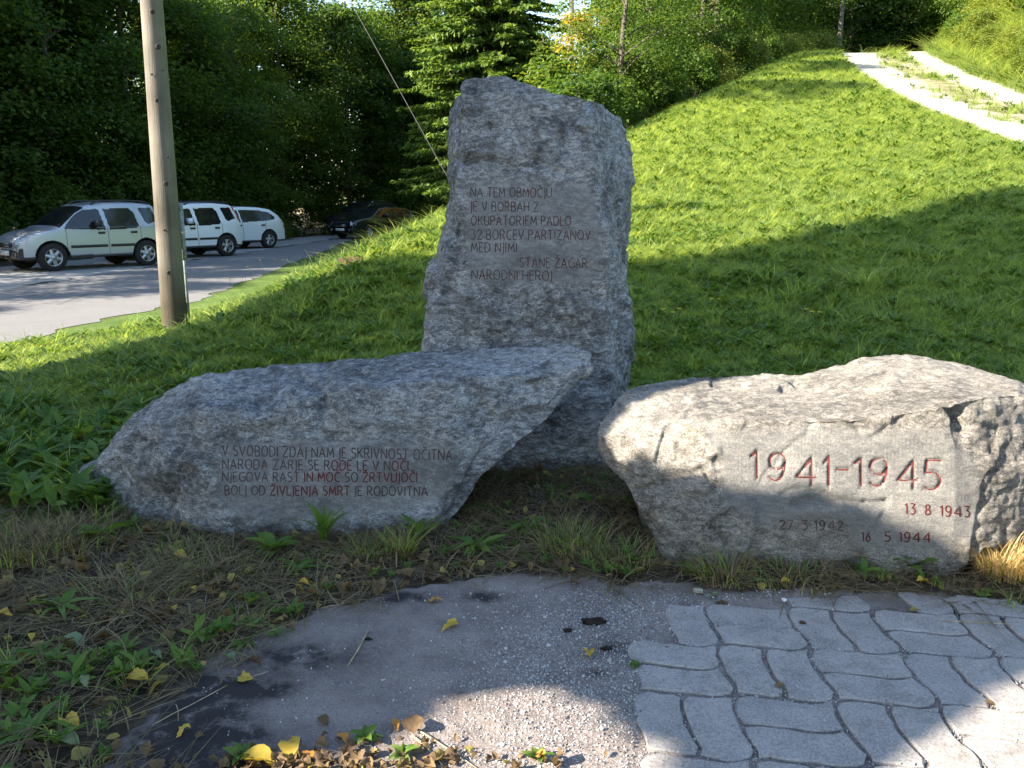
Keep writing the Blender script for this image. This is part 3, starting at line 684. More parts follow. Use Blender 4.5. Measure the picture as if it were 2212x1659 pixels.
# ---- right boulder
tb = [(1292, 938), (1298, 917), (1311, 892), (1327, 862), (1361, 836), (1434, 824), (1525, 811), (1639, 807), (1729, 808), (1748, 800), (1788, 797), (1843, 777), (1916, 765), (1970, 762), (1988, 770), (2070, 786), (2152, 811), (2188, 820), (2212, 827), (2330, 900), (2380, 1000)]
tf = [(1292, 944), (1339, 937), (1411, 927), (1525, 913), (1661, 906), (1752, 906), (1857, 904), (1979, 888), (2057, 870), (2138, 855), (2212, 850), (2330, 930), (2380, 1010)]
bt = [(1292, 958), (1300, 990), (1321, 1017), (1357, 1054), (1382, 1113), (1407, 1163), (1425, 1200), (1448, 1215), (1525, 1222), (1639, 1243), (1798, 1232), (1888, 1222), (2025, 1206), (2116, 1195), (2212, 1167), (2330, 1120), (2380, 1050)]
S = []
for x in [1293, 1300, 1320, 1345, 1370, 1400, 1425, 1450, 1500, 1560, 1640, 1730, 1800, 1860, 1930, 2000, 2060, 2130, 2200, 2280, 2340, 2376]:
    yf, yt, yb = ip(tf, x), ip(tb, x), ip(bt, x)
    Yb = float(np.interp(x, [1292, 1360, 1450, 1800, 2116, 2380], [3.76, 3.55, 3.36, 3.27, 3.22, 3.45])); Yf = float(np.interp(x, [1292, 1400, 1700, 2060, 2380], [3.74, 3.56, 3.42, 3.28, 3.5]))
    Yk = float(np.interp(x, [1292, 1330, 1450, 1800, 2100, 2380], [3.78, 4.05, 4.25, 4.35, 4.3, 3.9]))
    pb = at(x, yb, Yb); pf = at(x, yf, Yf); pk = at(x, yt, Yk)
    if 1425 < x < 2080: pb[2] = min(pb[2], .0) - .08
    pm_ = pb * .5 + pf * .5; pm_[1] -= .03 if x > 1400 else 0
    bk = pk * 1; bk[1] += .08; bk[2] = -.1 if x > 1380 else (pb[2] * .8 + .2 * pk[2])
    bb = (pb + bk) / 2; bb[2] = min(pb[2], bk[2])
    if x <= 1425: pb2 = pb
    pt = (pf + pk) / 2; pt[2] += (-.02 if 1500 < x < 1900 else .01)
    S.append([pb, pm_, pf, pt, pk, bk, bb])
G = densify(S, [42, 42, 36, 36, 40, 22, 22], 400)
G0 = smooth_grid(G, 1)
G, W, Nn = stone_surface(G0, 29, [[(1520, 930), (1700, 922), (1850, 925), (2040, 930), (2110, 1000), (2110, 1160), (2050, 1185), (1850, 1190), (1820, 1120), (1640, 1130), (1560, 1090), (1560, 1000)]],
    (.018, .009, .005, .004, .0036, .006), dents=[(2075, 905, 16, 26, .035), (1500, 1075, 70, 14, .02), (1450, 1090, 40, 60, .03), (1700, 985, 14, 18, .02), (1860, 1085, 70, 9, .02), (1745, 950, 14, 30, .015)],
    grooves=[([(1755, 910), (1735, 945), (1700, 975), (1668, 1010), (1640, 1045)], 5, .009), ([(1712, 1090), (1790, 1078), (1850, 1092), (1910, 1080)], 6, .022), ([(1690, 1075), (1720, 1060), (1780, 1070)], 5, .014), ([(2052, 878), (2078, 905), (2090, 930)], 9, .032), ([(1835, 905), (1860, 925)], 5, .02), ([(1365, 1058), (1420, 1042), (1480, 1028), (1516, 1012), (1540, 1052)], 6, .022), ([(1580, 1100), (1540, 1130), (1560, 1180)], 6, .02), ([(1950, 905), (1920, 925), (1885, 940)], 5, .014), ([(1690, 838), (1720, 830)], 5, .03)],
    slabs=[([(1375, 1065), (1430, 1048), (1512, 1014), (1545, 1060), (1640, 1090), (1600, 1230), (1440, 1215)], .030, 3), ([(1300, 935), (1420, 930), (1520, 918), (1560, 980), (1500, 1010), (1400, 1030), (1330, 1000)], .016, 3), ([(2100, 880), (2260, 850), (2260, 1150), (2120, 1120), (2085, 980)], .010, 6), ([(1700, 1100), (1900, 1096), (1850, 1210), (1700, 1225)], .014, 4)])
rb = empty('dated_boulder', (1.6, 3.8, 0)); tag(rb, 'broad sunlit boulder with red carved years, lying at right behind the wavy pavers', 'boulder')
V = G.reshape(-1, 3); I = np.arange(len(V)).reshape(G.shape[:2])
F = np.stack([I[:-1], np.roll(I[:-1], -1, 1), np.roll(I[1:], -1, 1), I[1:]], -1).reshape(-1, 4)
bv = BVHTree.FromPolygons(V.tolist(), F.tolist())
cx_ = lambda x: 1207 + .4543 * x
cy_ = lambda y: 713 + .4543 * y
BIG = [('1', 915, 945, 705, 130), ('9', 1000, 1078, 715, 130), ('4', 1130, 1222, 738, 128), ('1', 1262, 1288, 740, 135), ('-', 1325, 1376, 720, 112), ('1', 1405, 1442, 742, 132), ('9', 1480, 1562, 741, 130), ('4', 1615, 1706, 752, 128), ('5', 1735, 1820, 758, 138)]
grooves = []
tmp = empty('tmp')
for ch, x0, x1, yb, h in BIG: carve_text(tmp, bv, ch, cx_(x0), cx_(x1), cy_(yb), cy_(yb), h * .4543, .01, (LET_R, LET_R), None, 0, 0, 'tmp', 0, grooves)
for o in list(tmp.children): bpy.data.objects.remove(o)
bpy.data.objects.remove(tmp)
flatG = G.reshape(-1, 3).copy(); dmin = np.full(len(flatG), 9.0); nrm = np.zeros_like(flatG)
for P3, n_ in grooves:
    for k in range(len(P3) - 1):
        a, c_ = P3[k], P3[k + 1]; ab = c_ - a; sel = np.where(((flatG - a) ** 2).sum(1) < .05 ** 2)[0]
        if not len(sel): continue
        t = np.clip(((flatG[sel] - a) @ ab) / (ab @ ab + 1e-12), 0, 1); dd = np.linalg.norm(flatG[sel] - (a + t[:, None] * ab), axis=1)
        mm = dd < dmin[sel]; dmin[sel[mm]] = dd[mm]; nrm[sel[mm]] = n_
GW = .0100; DEP = .014
prof = np.clip(1 - dmin / GW, 0, 1); flatG = flatG - nrm * (DEP * prof)[:, None]
G = flatG.reshape(G.shape)
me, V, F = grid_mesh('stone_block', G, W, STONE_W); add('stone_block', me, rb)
for P3, n_ in grooves: pass
bv2 = BVHTree.FromPolygons(V.tolist(), F.tolist())
for ch, x0, x1, yb, h in BIG: carve_text(rb, bv2, ch, cx_(x0), cx_(x1), cy_(yb), cy_(yb), h * .4543, .0062, (LET_R, LET_R), None, 0, 0, 'hyphen' if ch == '-' else 'digit', .0018)
for t, x0, x1, y0, y1, h in [("13", 1645, 1695, 873, 876, 50), ("8", 1742, 1766, 878, 878, 48), ("1943", 1813, 1952, 884, 888, 50), ("27", 1050, 1112, 946, 946, 42), ("3", 1155, 1183, 948, 948, 44), ("1942", 1215, 1350, 950, 950, 45), ("16", 1440, 1480, 1004, 1004, 44), ("5", 1550, 1577, 1004, 1004, 44), ("1944", 1618, 1766, 1006, 1009, 46)]:
    carve_text(rb, bv2, t, cx_(x0), cx_(x1), cy_(y0), cy_(y1), h * .4543, .0055, (LET_D, LET_R), [t not in ('27', '3', '1942')] * 4, .3, .3, 'digit')
fixp(rb)
for r_ in (stele, lb, rb):
    for ch in r_.children: ch.matrix_parent_inverse = Matrix.Translation(-Vector(r_.location))
# ================================================================== CARS
def paint(name, c, metal=0.0, rough=.28): return flat(name, c, rough, metal, .5, .8)
GLASS = flat('dark_car_glass', (.012, .014, .016), .06, 0, .6)
TYRE = flat('tyre_rubber', (.012, .012, .012), .85); TRIM = flat('black_plastic_trim', (.018, .018, .02), .6)
ALLOY = flat('wheel_alloy', (.42, .43, .45), .35, .7); LAMP = flat('headlamp_glass', (.45, .50, .58), .15, .3); TAIL = flat('tail_lamp_plastic', (.45, .05, .015), .25)
PLATE = flat('number_plate_white', (.6, .62, .62), .4); SEAM = flat('shut_line_shadow_grey', (.16, .165, .18), .6); CHROME = flat('bright_trim', (.5, .5, .52), .2, .9)
def car(name, label, loc, rz, Lg, Wd, prof, belt, sill, wx, wr, wins, wind, rearw, body_m, doors, rails=None, moulding=None, front_trim=False, five=False, hood_dark=False, plate=False, tailpts=None, handles=()):
    root = empty(name, loc, rz); tag(root, label, 'car', 'cars parked along the far road edge')
    prof = np.array(prof, float); Ht = prof[:, 1].max(); nx_ = int(Lg / .02) + 1; xs = np.linspace(0, Lg, nx_)
    zt = np.interp(xs, prof[:, 0], prof[:, 1])
    for _ in range(3): zt[1:-1] = (zt[:-2] + 2 * zt[1:-1] + zt[2:]) / 4
    nside, ntop = 58, 14
    def halfw(x, z):
        u = np.abs(2 * x / Lg - 1); plan = 1 - .20 * u ** 7 - .03 * u ** 2
        t = np.where(z > belt, 1 - .235 * (z - belt) / max(Ht - belt, .1) - .03, 1 - .03 * np.clip((z - .55 * belt) / (.45 * belt), -1, 1) ** 2 )
        return Wd / 2 * plan * t
    rows = []
    for k in range(nside + 1):
        f = k / nside; z = sill + (zt - .05 - sill) * f; rows.append((z, halfw(xs, z)))
    Vs = []
    for z, y in rows: Vs.append(np.stack([xs, y, z], -1))
    ytop = rows[-1][1]
    for k in range(1, ntop + 1):
        f = k / ntop; y = ytop * (1 - f) if k > 1 else ytop * .97
        z = zt - .05 + .05 * np.sqrt(np.clip(1 - (np.clip(y / ytop, 0, 1) ** 6), 0, 1)) + .02 * (1 - (y / ytop) ** 2); Vs.append(np.stack([xs, y, z], -1))
    A = np.array(Vs)                                            # rows x nx x 3
    Bm = A[::-1][1:] * np.array([1, -1, 1]); A = np.concatenate([A, Bm]); nr = len(A)
    V = A.reshape(-1, 3); I = np.arange(len(V)).reshape(nr, nx_)
    F = np.stack([I[:-1, :-1], I[:-1, 1:], I[1:, 1:], I[1:, :-1]], -1); C = V[F].mean(2)       # centres
    rr = np.arange(nr - 1)[:, None] + 0 * F[..., 0]; side = (rr < nside) | (rr >= nr - 1 - nside)
    cx, cy, cz = C[..., 0], C[..., 1], C[..., 2]
    arch = np.zeros(F.shape[:2], bool)
    for wxx in wx: arch |= side & (((cx - wxx) ** 2 + (cz - wr * 1.0) ** 2) < (wr * 1.22) ** 2)
    taken = arch.copy(); pieces = []
    for (wname, poly) in wins:
        m_ = side & inpoly(cx, cz, poly) & ~taken
        for sg in (1, -1):
            q = m_ & (cy * sg > 0)
            pieces.append((wname, F[q], GLASS)); 
        taken |= m_
    topm = ~side
    ws = topm & (cx > wind[0]) & (cx < wind[1]) & (np.abs(cy) < .93 * np.interp(cx, xs, ytop)); pieces.append(('windscreen', F[ws], GLASS)); taken |= ws
    rw = topm & (cx > rearw[0]) & (cx < rearw[1]) & (np.abs(cy) < .88 * np.interp(cx, xs, ytop)); pieces.append(('rear_window', F[rw], GLASS)); taken |= rw
    for (x0, x1) in doors:                                     # door panels, shut lines filled with shadow-grey faces
        dm = side & (cx > x0 + .008) & (cx < x1 - .008) & (cz > sill + .07) & (cz < belt + .02) & ~taken
        gap = side & (cx > x0 - .012) & (cx < x1 + .012) & (cz > sill + .05) & (cz < belt + .02) & ~dm & ~taken
        for sg in (1, -1): pieces.append(('door', F[dm & (cy * sg > 0)], body_m))
        taken |= dm | gap
        for sg in (1, -1): pieces.append(('shut_line', F[gap & (cy * sg > 0)], SEAM))
    low = side & (cz < sill + .05) & ~taken; pieces.append(('sill_trim', F[low], TRIM)); taken |= low
    if front_trim:
        ft = side & (cx > Lg - .10) & (cz < .55) & ~taken; pieces.append(('bumper_trim', F[ft], TRIM)); taken |= ft
    def sub(nm, Fq, m_, shift=0.0):
        if not len(Fq): return
        u, inv = np.unique(Fq, return_inverse=True); Vq = V[u].copy()
        if shift: Vq[:, 1] -= np.sign(Vq[:, 1]) * shift
        me_ = mkmesh(nm, Vq, inv.reshape(-1, 4), m_, True); return add(nm, me_, root)
    bodyq = F[~taken]; ob = sub('body', bodyq, body_m)
    for nm, Fq, m_ in pieces: sub(nm, Fq, m_, .006 if m_ is GLASS and nm not in ('windscreen', 'rear_window') else 0)
    # end caps, floor and dark interior
    mb = MB()
    for xi in (0, nx_ - 1):
        ring = A[:, xi]; c_ = ring.mean(0); n = len(ring)
        Vc = np.concatenate([ring, c_[None]]); mb.addv(Vc, None, [[k, (k + 1) % n, n] for k in range(n)])
    mb.build('bumper_panel', TRIM if front_trim else body_m, root)
    mi = MB(); mi.box((Lg / 2, 0, sill + .03), (Lg - .3, Wd * .80, .04)); mi.box((Lg / 2, 0, (sill + belt) / 2), (Lg * .55, Wd * .78, belt - sill - .1))
    for wxx in wx: mi.box((wxx, 0, wr * 1.35), (wr * 2.3, Wd * .55, wr * 1.3))
    mi.build('underbody', TRIM, root)
    # wheels
    for wxx in wx:
        for sg in (1, -1):
            yo = sg * (Wd / 2 - .10); Mx = np.array([[1, 0, 0], [0, 0, sg], [0, 1, 0]], float)
            we = empty('wheel', (0, 0, 0)); we.parent = root; we.location = (wxx, yo, wr)
            t = MB(); t.lathe([(wr * .62, -.09), (wr * .95, -.10), (wr, -.07), (wr, .07), (wr * .95, .10), (wr * .62, .085)], 32, Mx); t.build('tyre', TYRE, we, True)
            r_ = MB(); r_.lathe([(wr * .64, .082), (wr * .60, .088), (wr * .57, .06), (wr * .55, -.02)], 32, Mx); 
            ns = 5 if five else 6
            for k in range(ns):
                a = 2 * math.pi * k / ns + .3; ca, sa = math.cos(a), math.sin(a)
                for dx in (-1, 1) if five else (0,):
                    V0 = []
                    for (rr_, ww) in ((wr * .08, .045), (wr * .6, .035 if not five else .02)):
                        for s2 in (-1, 1):
                            off = s2 * ww * (1.15 if not five else .8) + (dx * rr_ * .16)
                            V0.append([ca * rr_ - sa * off, sa * rr_ + ca * off, .072 + .008 * (rr_ < wr * .3)])
                    V0 = np.array(V0); V1 = V0 - [0, 0, .03]
                    r_.addv(np.concatenate([V0, V1]) @ Mx.T, [[0, 1, 3, 2], [0, 2, 6, 4], [1, 5, 7, 3]])
            r_.lathe([(wr * .17, .07), (wr * .15, .086), (.001, .088)], 16, Mx); r_.build('rim', ALLOY, we)
            h = MB(); h.lathe([(wr * .58, .02), (.001, .02)], 24, Mx); h.build('brake_disc', TRIM, we)
    def surf_y(x, z): return float(halfw(np.array(x), np.array(z)))
    if moulding:
        for sg in (1, -1):
            for (x0, x1) in moulding[1]:
                m_ = MB(); n = 12; xx = np.linspace(x0, x1, n); z = moulding[0]
                for k in range(n - 1):
                    xa, xb = xx[k], xx[k + 1]; ya, yb = surf_y(xa, z), surf_y(xb, z)
                    m_.addv([[xa, sg * (ya - .01), z - .035], [xb, sg * (yb - .01), z - .035], [xb, sg * (yb + .016), z - .03], [xa, sg * (ya + .016), z - .03], [xa, sg * (ya + .016), z + .03], [xb, sg * (yb + .016), z + .03], [xa, sg * (ya - .01), z + .035], [xb, sg * (yb - .01), z + .035]],
                            [[0, 1, 2, 3], [3, 2, 5, 4], [4, 5, 7, 6]])
                m_.build('side_moulding', TRIM, root)
    for sg in (1, -1):
        for hx in handles:
            m_ = MB(); m_.box((hx, sg * (surf_y(hx, belt - .13) + .008), belt - .13), (.16, .035, .05)); m_.build('door_handle', TRIM, root)
        mm = MB(); xm = wins[0][1][0][0] if False else wind[0] - .18
        mm.box((xm, sg * (surf_y(xm, belt) + .09), belt + .09), (.10, .20, .15)); mm.build('wing_mirror', TRIM if front_trim else body_m, root)
        if rails:
            x0, x1 = rails; xx = np.linspace(x0, x1, 12); zr = np.interp(xx, xs, zt) + .05; zr[0] -= .05; zr[-1] -= .05
            yr = sg * (np.interp(xx, xs, ytop) - .06); mr = MB(); mr.tube(np.stack([xx, yr, zr], -1), .02, 6); mr.build('roof_rail', TRIM if not rails[0] == 1.05 else CHROME, root)
        # headlamp
        hl = MB(); x1 = Lg - .10; yy = surf_y(x1, .72)
        hl.addv([[Lg - .42, sg * (surf_y(Lg - .42, .80) + .006), .80], [Lg - .10, sg * (yy * .98 + .006), .62], [Lg - .02, sg * yy * .80, .62], [Lg - .10, sg * yy * .72, .80], [Lg - .34, sg * yy * .98, .86]], [[0, 1, 3, 4]], [[1, 2, 3]])
        hl.addv([[Lg - .16, sg * (surf_y(Lg - .16, .7) + .012), .63], [Lg + .012, sg * yy * .86, .63], [Lg + .012, sg * yy * .80, .73], [Lg - .22, sg * (surf_y(Lg - .22, .78) + .012), .79]], [[0, 1, 2, 3]])
        hl.build('headlight', LAMP, root)
        fl = MB(); fl.lathe([(.07, 0), (.055, .01), (.001, .01)], 14, np.array([[0, 0, 1], [0, 1, 0], [1, 0, 0]], float), (Lg - .01, sg * yy * .72, .43)); fl.build('fog_lamp', LAMP, root)
        if tailpts:
            tl_ = MB(); n = len(tailpts); Vt = []
            for (x, z) in tailpts: Vt.append([x, sg * (surf_y(x, z) + .007), z])
            tl_.addv(Vt, [list(range(4))] if n == 4 else None); tl_.build('tail_light', TAIL, root)
    g = MB(); g.box((Lg + .004, 0, .62), (.03, Wd * .42, .10)); g.build('grille', TRIM, root)
    ch = MB(); ch.box((Lg + .018, 0, .655), (.012, Wd * .30, .02)); ch.box((Lg + .018, 0, .60), (.012, Wd * .30, .012)); ch.build('grille_bar', CHROME, root)
    p = MB(); p.box((Lg + .03, 0, .44), (.012, .52, .115)); p.build('number_plate', PLATE, root)
    p = MB(); p.box((-.015, 0, .75), (.012, .52, .115)); p.build('number_plate', PLATE, root)
    return root
SILV = paint('silver_paint', (.36, .39, .45), .35, .3); WHT = paint('white_paint', (.70, .74, .80)); NAVY = paint('dark_blue_black_paint', (.010, .012, .018), .3, .25); GREY = paint('dark_grey_paint', (.03, .03, .032), .4)
# small five-door off-roader, profile from rear (x=0) to front
suvp = [(0, .62), (.02, .95), (.10, 1.20), (.26, 1.50), (.34, 1.56), (.9, 1.60), (1.6, 1.59), (2.05, 1.53), (2.35, 1.38), (2.78, 1.05), (2.92, .98), (3.35, .90), (3.60, .80), (3.70, .68), (3.73, .5)]
suvw = [('side_window', [(2.72, .98), (2.60, 1.12), (2.36, 1.34), (2.16, 1.42), (1.78, 1.44), (1.70, .94)]), ('side_window', [(1.60, .93), (1.66, 1.44), (1.00, 1.46), (.88, 1.36), (.82, 1.02), (.90, .97)]), ('quarter_window', [(.74, 1.46), (.38, 1.47), (.24, 1.14), (.54, 1.06), (.62, 1.10)])]
def heading(rear, front): return math.atan2(front[1] - rear[1], front[0] - rear[0])
def place(rw, fw, wx, Wd):
    """rw, fw: ground points under the near rear and near front wheel; returns origin and heading"""
    a = heading(rw, fw); n = np.array([-math.sin(a), math.cos(a)])      # car's left
    n = n if (n[1] < 0) else n
    o = np.array(rw[:2]) - np.array([math.cos(a), math.sin(a)]) * wx[0] - n * (Wd / 2 - .10)
    return (o[0], o[1], .0), a
WX = [.66, 3.02]
rw, fw = gnd(318, 574), gnd(102, 587)
loc, a = place(rw, fw, WX, 1.66)
KW = dict(belt=1.0, sill=.30, wx=WX, wr=.325, wins=suvw, wind=(2.12, 2.80), rearw=(.02, .26), doors=[(1.66, 2.68), (.80, 1.66)], rails=(.35, 1.9), moulding=(.56, [(1.70, 2.60), (.98, 1.62)]), tailpts=[(.30, 1.48), (.24, 1.48), (.07, 1.10), (.13, 1.10)], handles=(1.82, .98))
car('parked_car', 'silver small off-roader with dark roof rails, leftmost car, its nose at the frame edge', loc, a, 3.73, 1.66, suvp, body_m=SILV, front_trim=True, **KW)
rw2 = gnd(490, 553.5); fw2 = rw2 + (fw - rw) / np.linalg.norm(fw - rw) * 2.36
loc, a2 = place(rw2, fw2, WX, 1.66)
KW['five'] = True
car('parked_car', 'white small off-roader half hidden behind the wooden pole', loc, a2, 3.73, 1.66, suvp, body_m=WHT, **KW)
wgp = [(0, .55), (.02, .82), (.10, .98), (.32, 1.22), (.62, 1.40), (1.1, 1.47), (1.9, 1.49), (2.5, 1.45), (3.05, 1.18), (3.38, .98), (3.55, .93), (4.05, .83), (4.24, .70), (4.30, .5)]
wgw = [('side_window', [(3.14, .98), (2.90, 1.16), (2.56, 1.33), (2.08, 1.37), (2.04, .95)]), ('side_window', [(1.98, .95), (2.02, 1.37), (1.20, 1.37), (.72, 1.28), (.48, 1.12), (.55, 1.03), (.9, .99)])]
WX3 = [.84, 3.44]; rw3 = gnd(581, 536); fw3 = rw3 + (fw - rw) / np.linalg.norm(fw - rw) * 2.6
loc, a3 = place(rw3, fw3, WX3, 1.70)
car('parked_car', 'white low estate car, rear end showing past the white off-roader', loc, a3, 4.30, 1.70, wgp, .97, .26, WX3, .315, wgw, (2.56, 3.40), (.04, .50), WHT, [(1.98, 3.05), (.98, 1.98)], tailpts=[(.22, .98), (.02, .88), (.02, .70), (.14, .80)], handles=(2.1, 1.1), five=True)
pgp = [(0, .55), (.02, .85), (.08, 1.0), (.36, 1.30), (.60, 1.42), (1.2, 1.48), (2.2, 1.49), (2.75, 1.43), (3.25, 1.18), (3.62, 1.0), (4.2, .93), (4.62, .82), (4.74, .66), (4.78, .5)]
pgw = [('side_window', [(3.32, 1.0), (3.1, 1.16), (2.75, 1.34), (2.3, 1.37), (2.26, .98)]), ('side_window', [(2.2, .98), (2.24, 1.38), (1.4, 1.38), (.62, 1.30), (.42, 1.12), (.5, 1.02)])]
a4 = math.atan2(-.86, -.51); f4 = gnd(770, 514); f4 = np.array([-8.0, 39.5, 0]); h4 = np.array([math.cos(a4), math.sin(a4), 0]); o4 = f4 - h4 * 4.78
car('parked_car', 'black estate car facing the road, partly hidden by the lawn bank', (o4[0], o4[1], 0), a4, 4.78, 1.83, pgp, 1.0, .25, [.95, 3.75], .33, pgw, (2.75, 3.62), (.04, .5), NAVY, [(2.25, 3.3), (1.1, 2.25)], rails=None, tailpts=None, handles=(2.4, 1.3), five=True)
o5 = o4 + np.array([-1.2, 3.9, 0])
car('parked_car', 'dark grey car with bright roof rails, behind the black estate car', (o5[0], o5[1], 0.1), a4, 4.5, 1.83, [(x * .94, z * 1.1) for x, z in pgp], 1.08, .28, [.85, 3.5], .34, [(n_, [(x * .94, z * 1.1) for x, z in p_]) for n_, p_ in pgw], (2.6, 3.4), (.04, .5), GREY, [(2.12, 3.1), (1.05, 2.12)], rails=(1.05, 2.4), tailpts=None, five=True)
# ================================================================== POLES AND WIRE
wood, nt, b = mat('weathered_pole_wood'); v = coord(nt)
mp = N(nt, 'Mapping'); mp.inputs['Scale'].default_value = (14, 14, .7); L(nt, v, mp.inputs[0])
c = ramp(nt, noise(nt, mp.outputs[0], 2.2, 8, .7), [(.3, (.035, .030, .025)), (.5, (.115, .10, .082)), (.72, (.20, .182, .155))])
c = mix(nt, .6, c, ramp(nt, noise(nt, v, 1.1, 3), [(.38, (.055, .05, .04)), (.62, (.19, .175, .15))]))
sx = N(nt, 'SeparateXYZ'); L(nt, v, sx.inputs[0])
gr = ramp(nt, math_(nt, 'ADD', math_(nt, 'MULTIPLY', sx.outputs[0], 5), math_(nt, 'MULTIPLY', noise(nt, v, 3, 4), .5)), [(.55, (0, 0, 0)), (1.0, (1, 1, 1))])
c = mix(nt, math_(nt, 'MULTIPLY', gr, .35), c, (.16, .17, .06))
c = mix(nt, ramp(nt, noise(nt, mp.outputs[0], 9, 3, .9), [(.66, (0, 0, 0)), (.72, (1, 1, 1))]), c, (.05, .04, .03))
c = mix(nt, ramp(nt, math_(nt, 'ADD', sx.outputs[2], math_(nt, 'MULTIPLY', noise(nt, v, 5, 3), .4)), [(.5, (.85, .85, .85)), (2.4, (0, 0, 0))]), c, (.045, .036, .022))
L(nt, c, b.inputs['Base Color']); b.inputs['Roughness'].default_value = .85; b.inputs['Specular IOR Level'].default_value = .2
bump(nt, noise(nt, mp.outputs[0], 5, 5, .7), .6, .01, b)
KNOT = flat('dark_knot', (.03, .025, .02), .9); ZINC = mottled('grey_green_zinc', (.12, .15, .14), (.24, .28, .26), 20, .5, .2)
pb = hit(379, 716); tp = at(327, 0, pb[1]); axis_ = (tp - pb) / (tp[2] - pb[2])
pole = empty('utility_pole', tuple(pb)); tag(pole, 'round wooden pole on the lawn edge, cut off by the top of the frame', 'pole')
zs = np.linspace(-.3, 5.4, 40); rad = .139 - .0075 * zs; pts = axis_[None] * zs[:, None]
m_ = MB(); m_.tube(pts, rad, 28); o = m_.build('pole_shaft', wood, pole, True)
toward = np.array([-pb[0], -pb[1], 0]); toward /= np.linalg.norm(toward); perp = np.array([toward[1], -toward[0], 0])
for (py, dx, s) in [(55, .0, .028), (400, .02, .02), (724, -.01, .028), (1070, .03, .022), (300, .05, .012), (620, -.05, .012), (905, .04, .012), (190, -.03, .03), (280, -.06, .01)]:
    # knots and pole-step stubs at the survey heights
    yy = py * .8204 * .5485 * 1.219
    z = at(350, yy, pb[1])[2] - pb[2]; r_ = .139 - .0075 * z
    c0 = axis_ * z + toward * (r_ - .004) + perp * dx
    kn = MB(); Mx = np.stack([perp, np.cross(toward, perp), toward], 1); kn.lathe([(s, 0), (s * .85, .008), (s * .3, .010), (.0005, .006)], 12, Mx, c0); kn.build('knot', KNOT, pole, True)
side_ = -perp if (-perp)[0] > 0 else perp
for (z0, z1, w_) in ((.0, 1.25, .030), (.80, 1.42, .045)):
    cnd = MB(); p0 = axis_ * z0 + side_ * (.139 - .0075 * z0 + w_ * .45); p1 = axis_ * z1 + side_ * (.139 - .0075 * z1 + w_ * .45)
    Mx = np.stack([side_, np.cross(np.array([0, 0, 1.0]), side_), np.array([0, 0, 1.0])], 1)
    cnd.box((p0 + p1) / 2, (w_, .05, z1 - z0), Mx); cnd.build('cable_guard', ZINC, pole)
STEEL = flat('steel_wire', (.07, .07, .07), .7, .2)
g0 = at(972, 392, 9.0); g1 = at(755, 0, 9.4); dg = (g1 - g0); 
w0 = g0 - dg * .62; w1 = g1 + dg * 1.6
zt0 = float(H(w0[0], w0[1]))
k0 = (g0[2] - zt0) / (dg[2]); w0 = g0 - dg * max(k0, 0)
ww = MB(); ww.tube(np.linspace(w0, w1, 12), .0034, 6); gw = ww.build('guy_wire', STEEL); tag(gw, 'thin grey steel guy wire slanting down behind the standing stone', 'wire')
for (px, py, Y, lab) in ((1232, 190, 42, 'distant thin wooden pole showing behind the right shoulder of the standing stone'), (1812, 106, 48, 'distant wooden pole at the top of the gravel track')):
    p = at(px, py, Y); z0 = min(p[2], float(H(p[0], p[1]))) - .3
    pm = MB(); pm.tube([[0, 0, 0], [0, 0, 4], [0, 0, 9.5 if Y == 48 else 12]], [.15, .13, .10], 12)
    q = pm.build('utility_pole', wood, None, True); q.location = (p[0], p[1], z0); tag(q, lab, 'pole', 'distant poles')

# ================================================================== TREES
BARK = mottled('grey_brown_bark', (.045, .038, .03), (.12, .10, .08), 6, .95, .8, .03)
LF_DARK = foliage('deep_green_leaves', [(.15, (.022, .052, .012)), (.5, (.045, .092, .017)), (.72, (.085, .135, .024)), (.9, (.19, .19, .035))], .5)
LF_MID = foliage('mid_green_leaves', [(.15, (.035, .075, .014)), (.5, (.060, .115, .02)), (.8, (.11, .16, .03)), (.95, (.20, .19, .04))], .45)
LF_YEL = foliage('yellowing_leaves', [(.15, (.09, .12, .015)), (.45, (.22, .20, .02)), (.7, (.38, .24, .02)), (.95, (.42, .17, .02))], .5)
LF_BUSH = foliage('bright_bush_leaves', [(.15, (.07, .12, .022)), (.5, (.12, .17, .035)), (.8, (.20, .22, .05)), (.97, (.28, .20, .09))], .45)
LF_SPR = foliage('spruce_needles', [(.2, (.05, .10, .022)), (.6, (.10, .165, .035)), (.95, (.19, .24, .06))], .35)
def leaf_quads(C, Nv, Tv, ln, wd, fold=.18):
    """diamond leaves: C centre, Nv normal, Tv axis"""
    Nv = Nv / np.linalg.norm(Nv, axis=1)[:, None]; Tv = Tv - Nv * (Tv * Nv).sum(1)[:, None]; Tv /= np.linalg.norm(Tv, axis=1)[:, None] + 1e-9
    Bv = np.cross(Nv, Tv); ln = ln[:, None]; wd = wd[:, None]
    V = np.stack([C - Tv * ln * .5, C + Bv * wd * .5 + Nv * wd * fold, C + Tv * ln * .5 - Nv * ln * .12, C - Bv * wd * .5 + Nv * wd * fold], 1).reshape(-1, 3)
    F = np.arange(len(C) * 4).reshape(-1, 4); return V, F
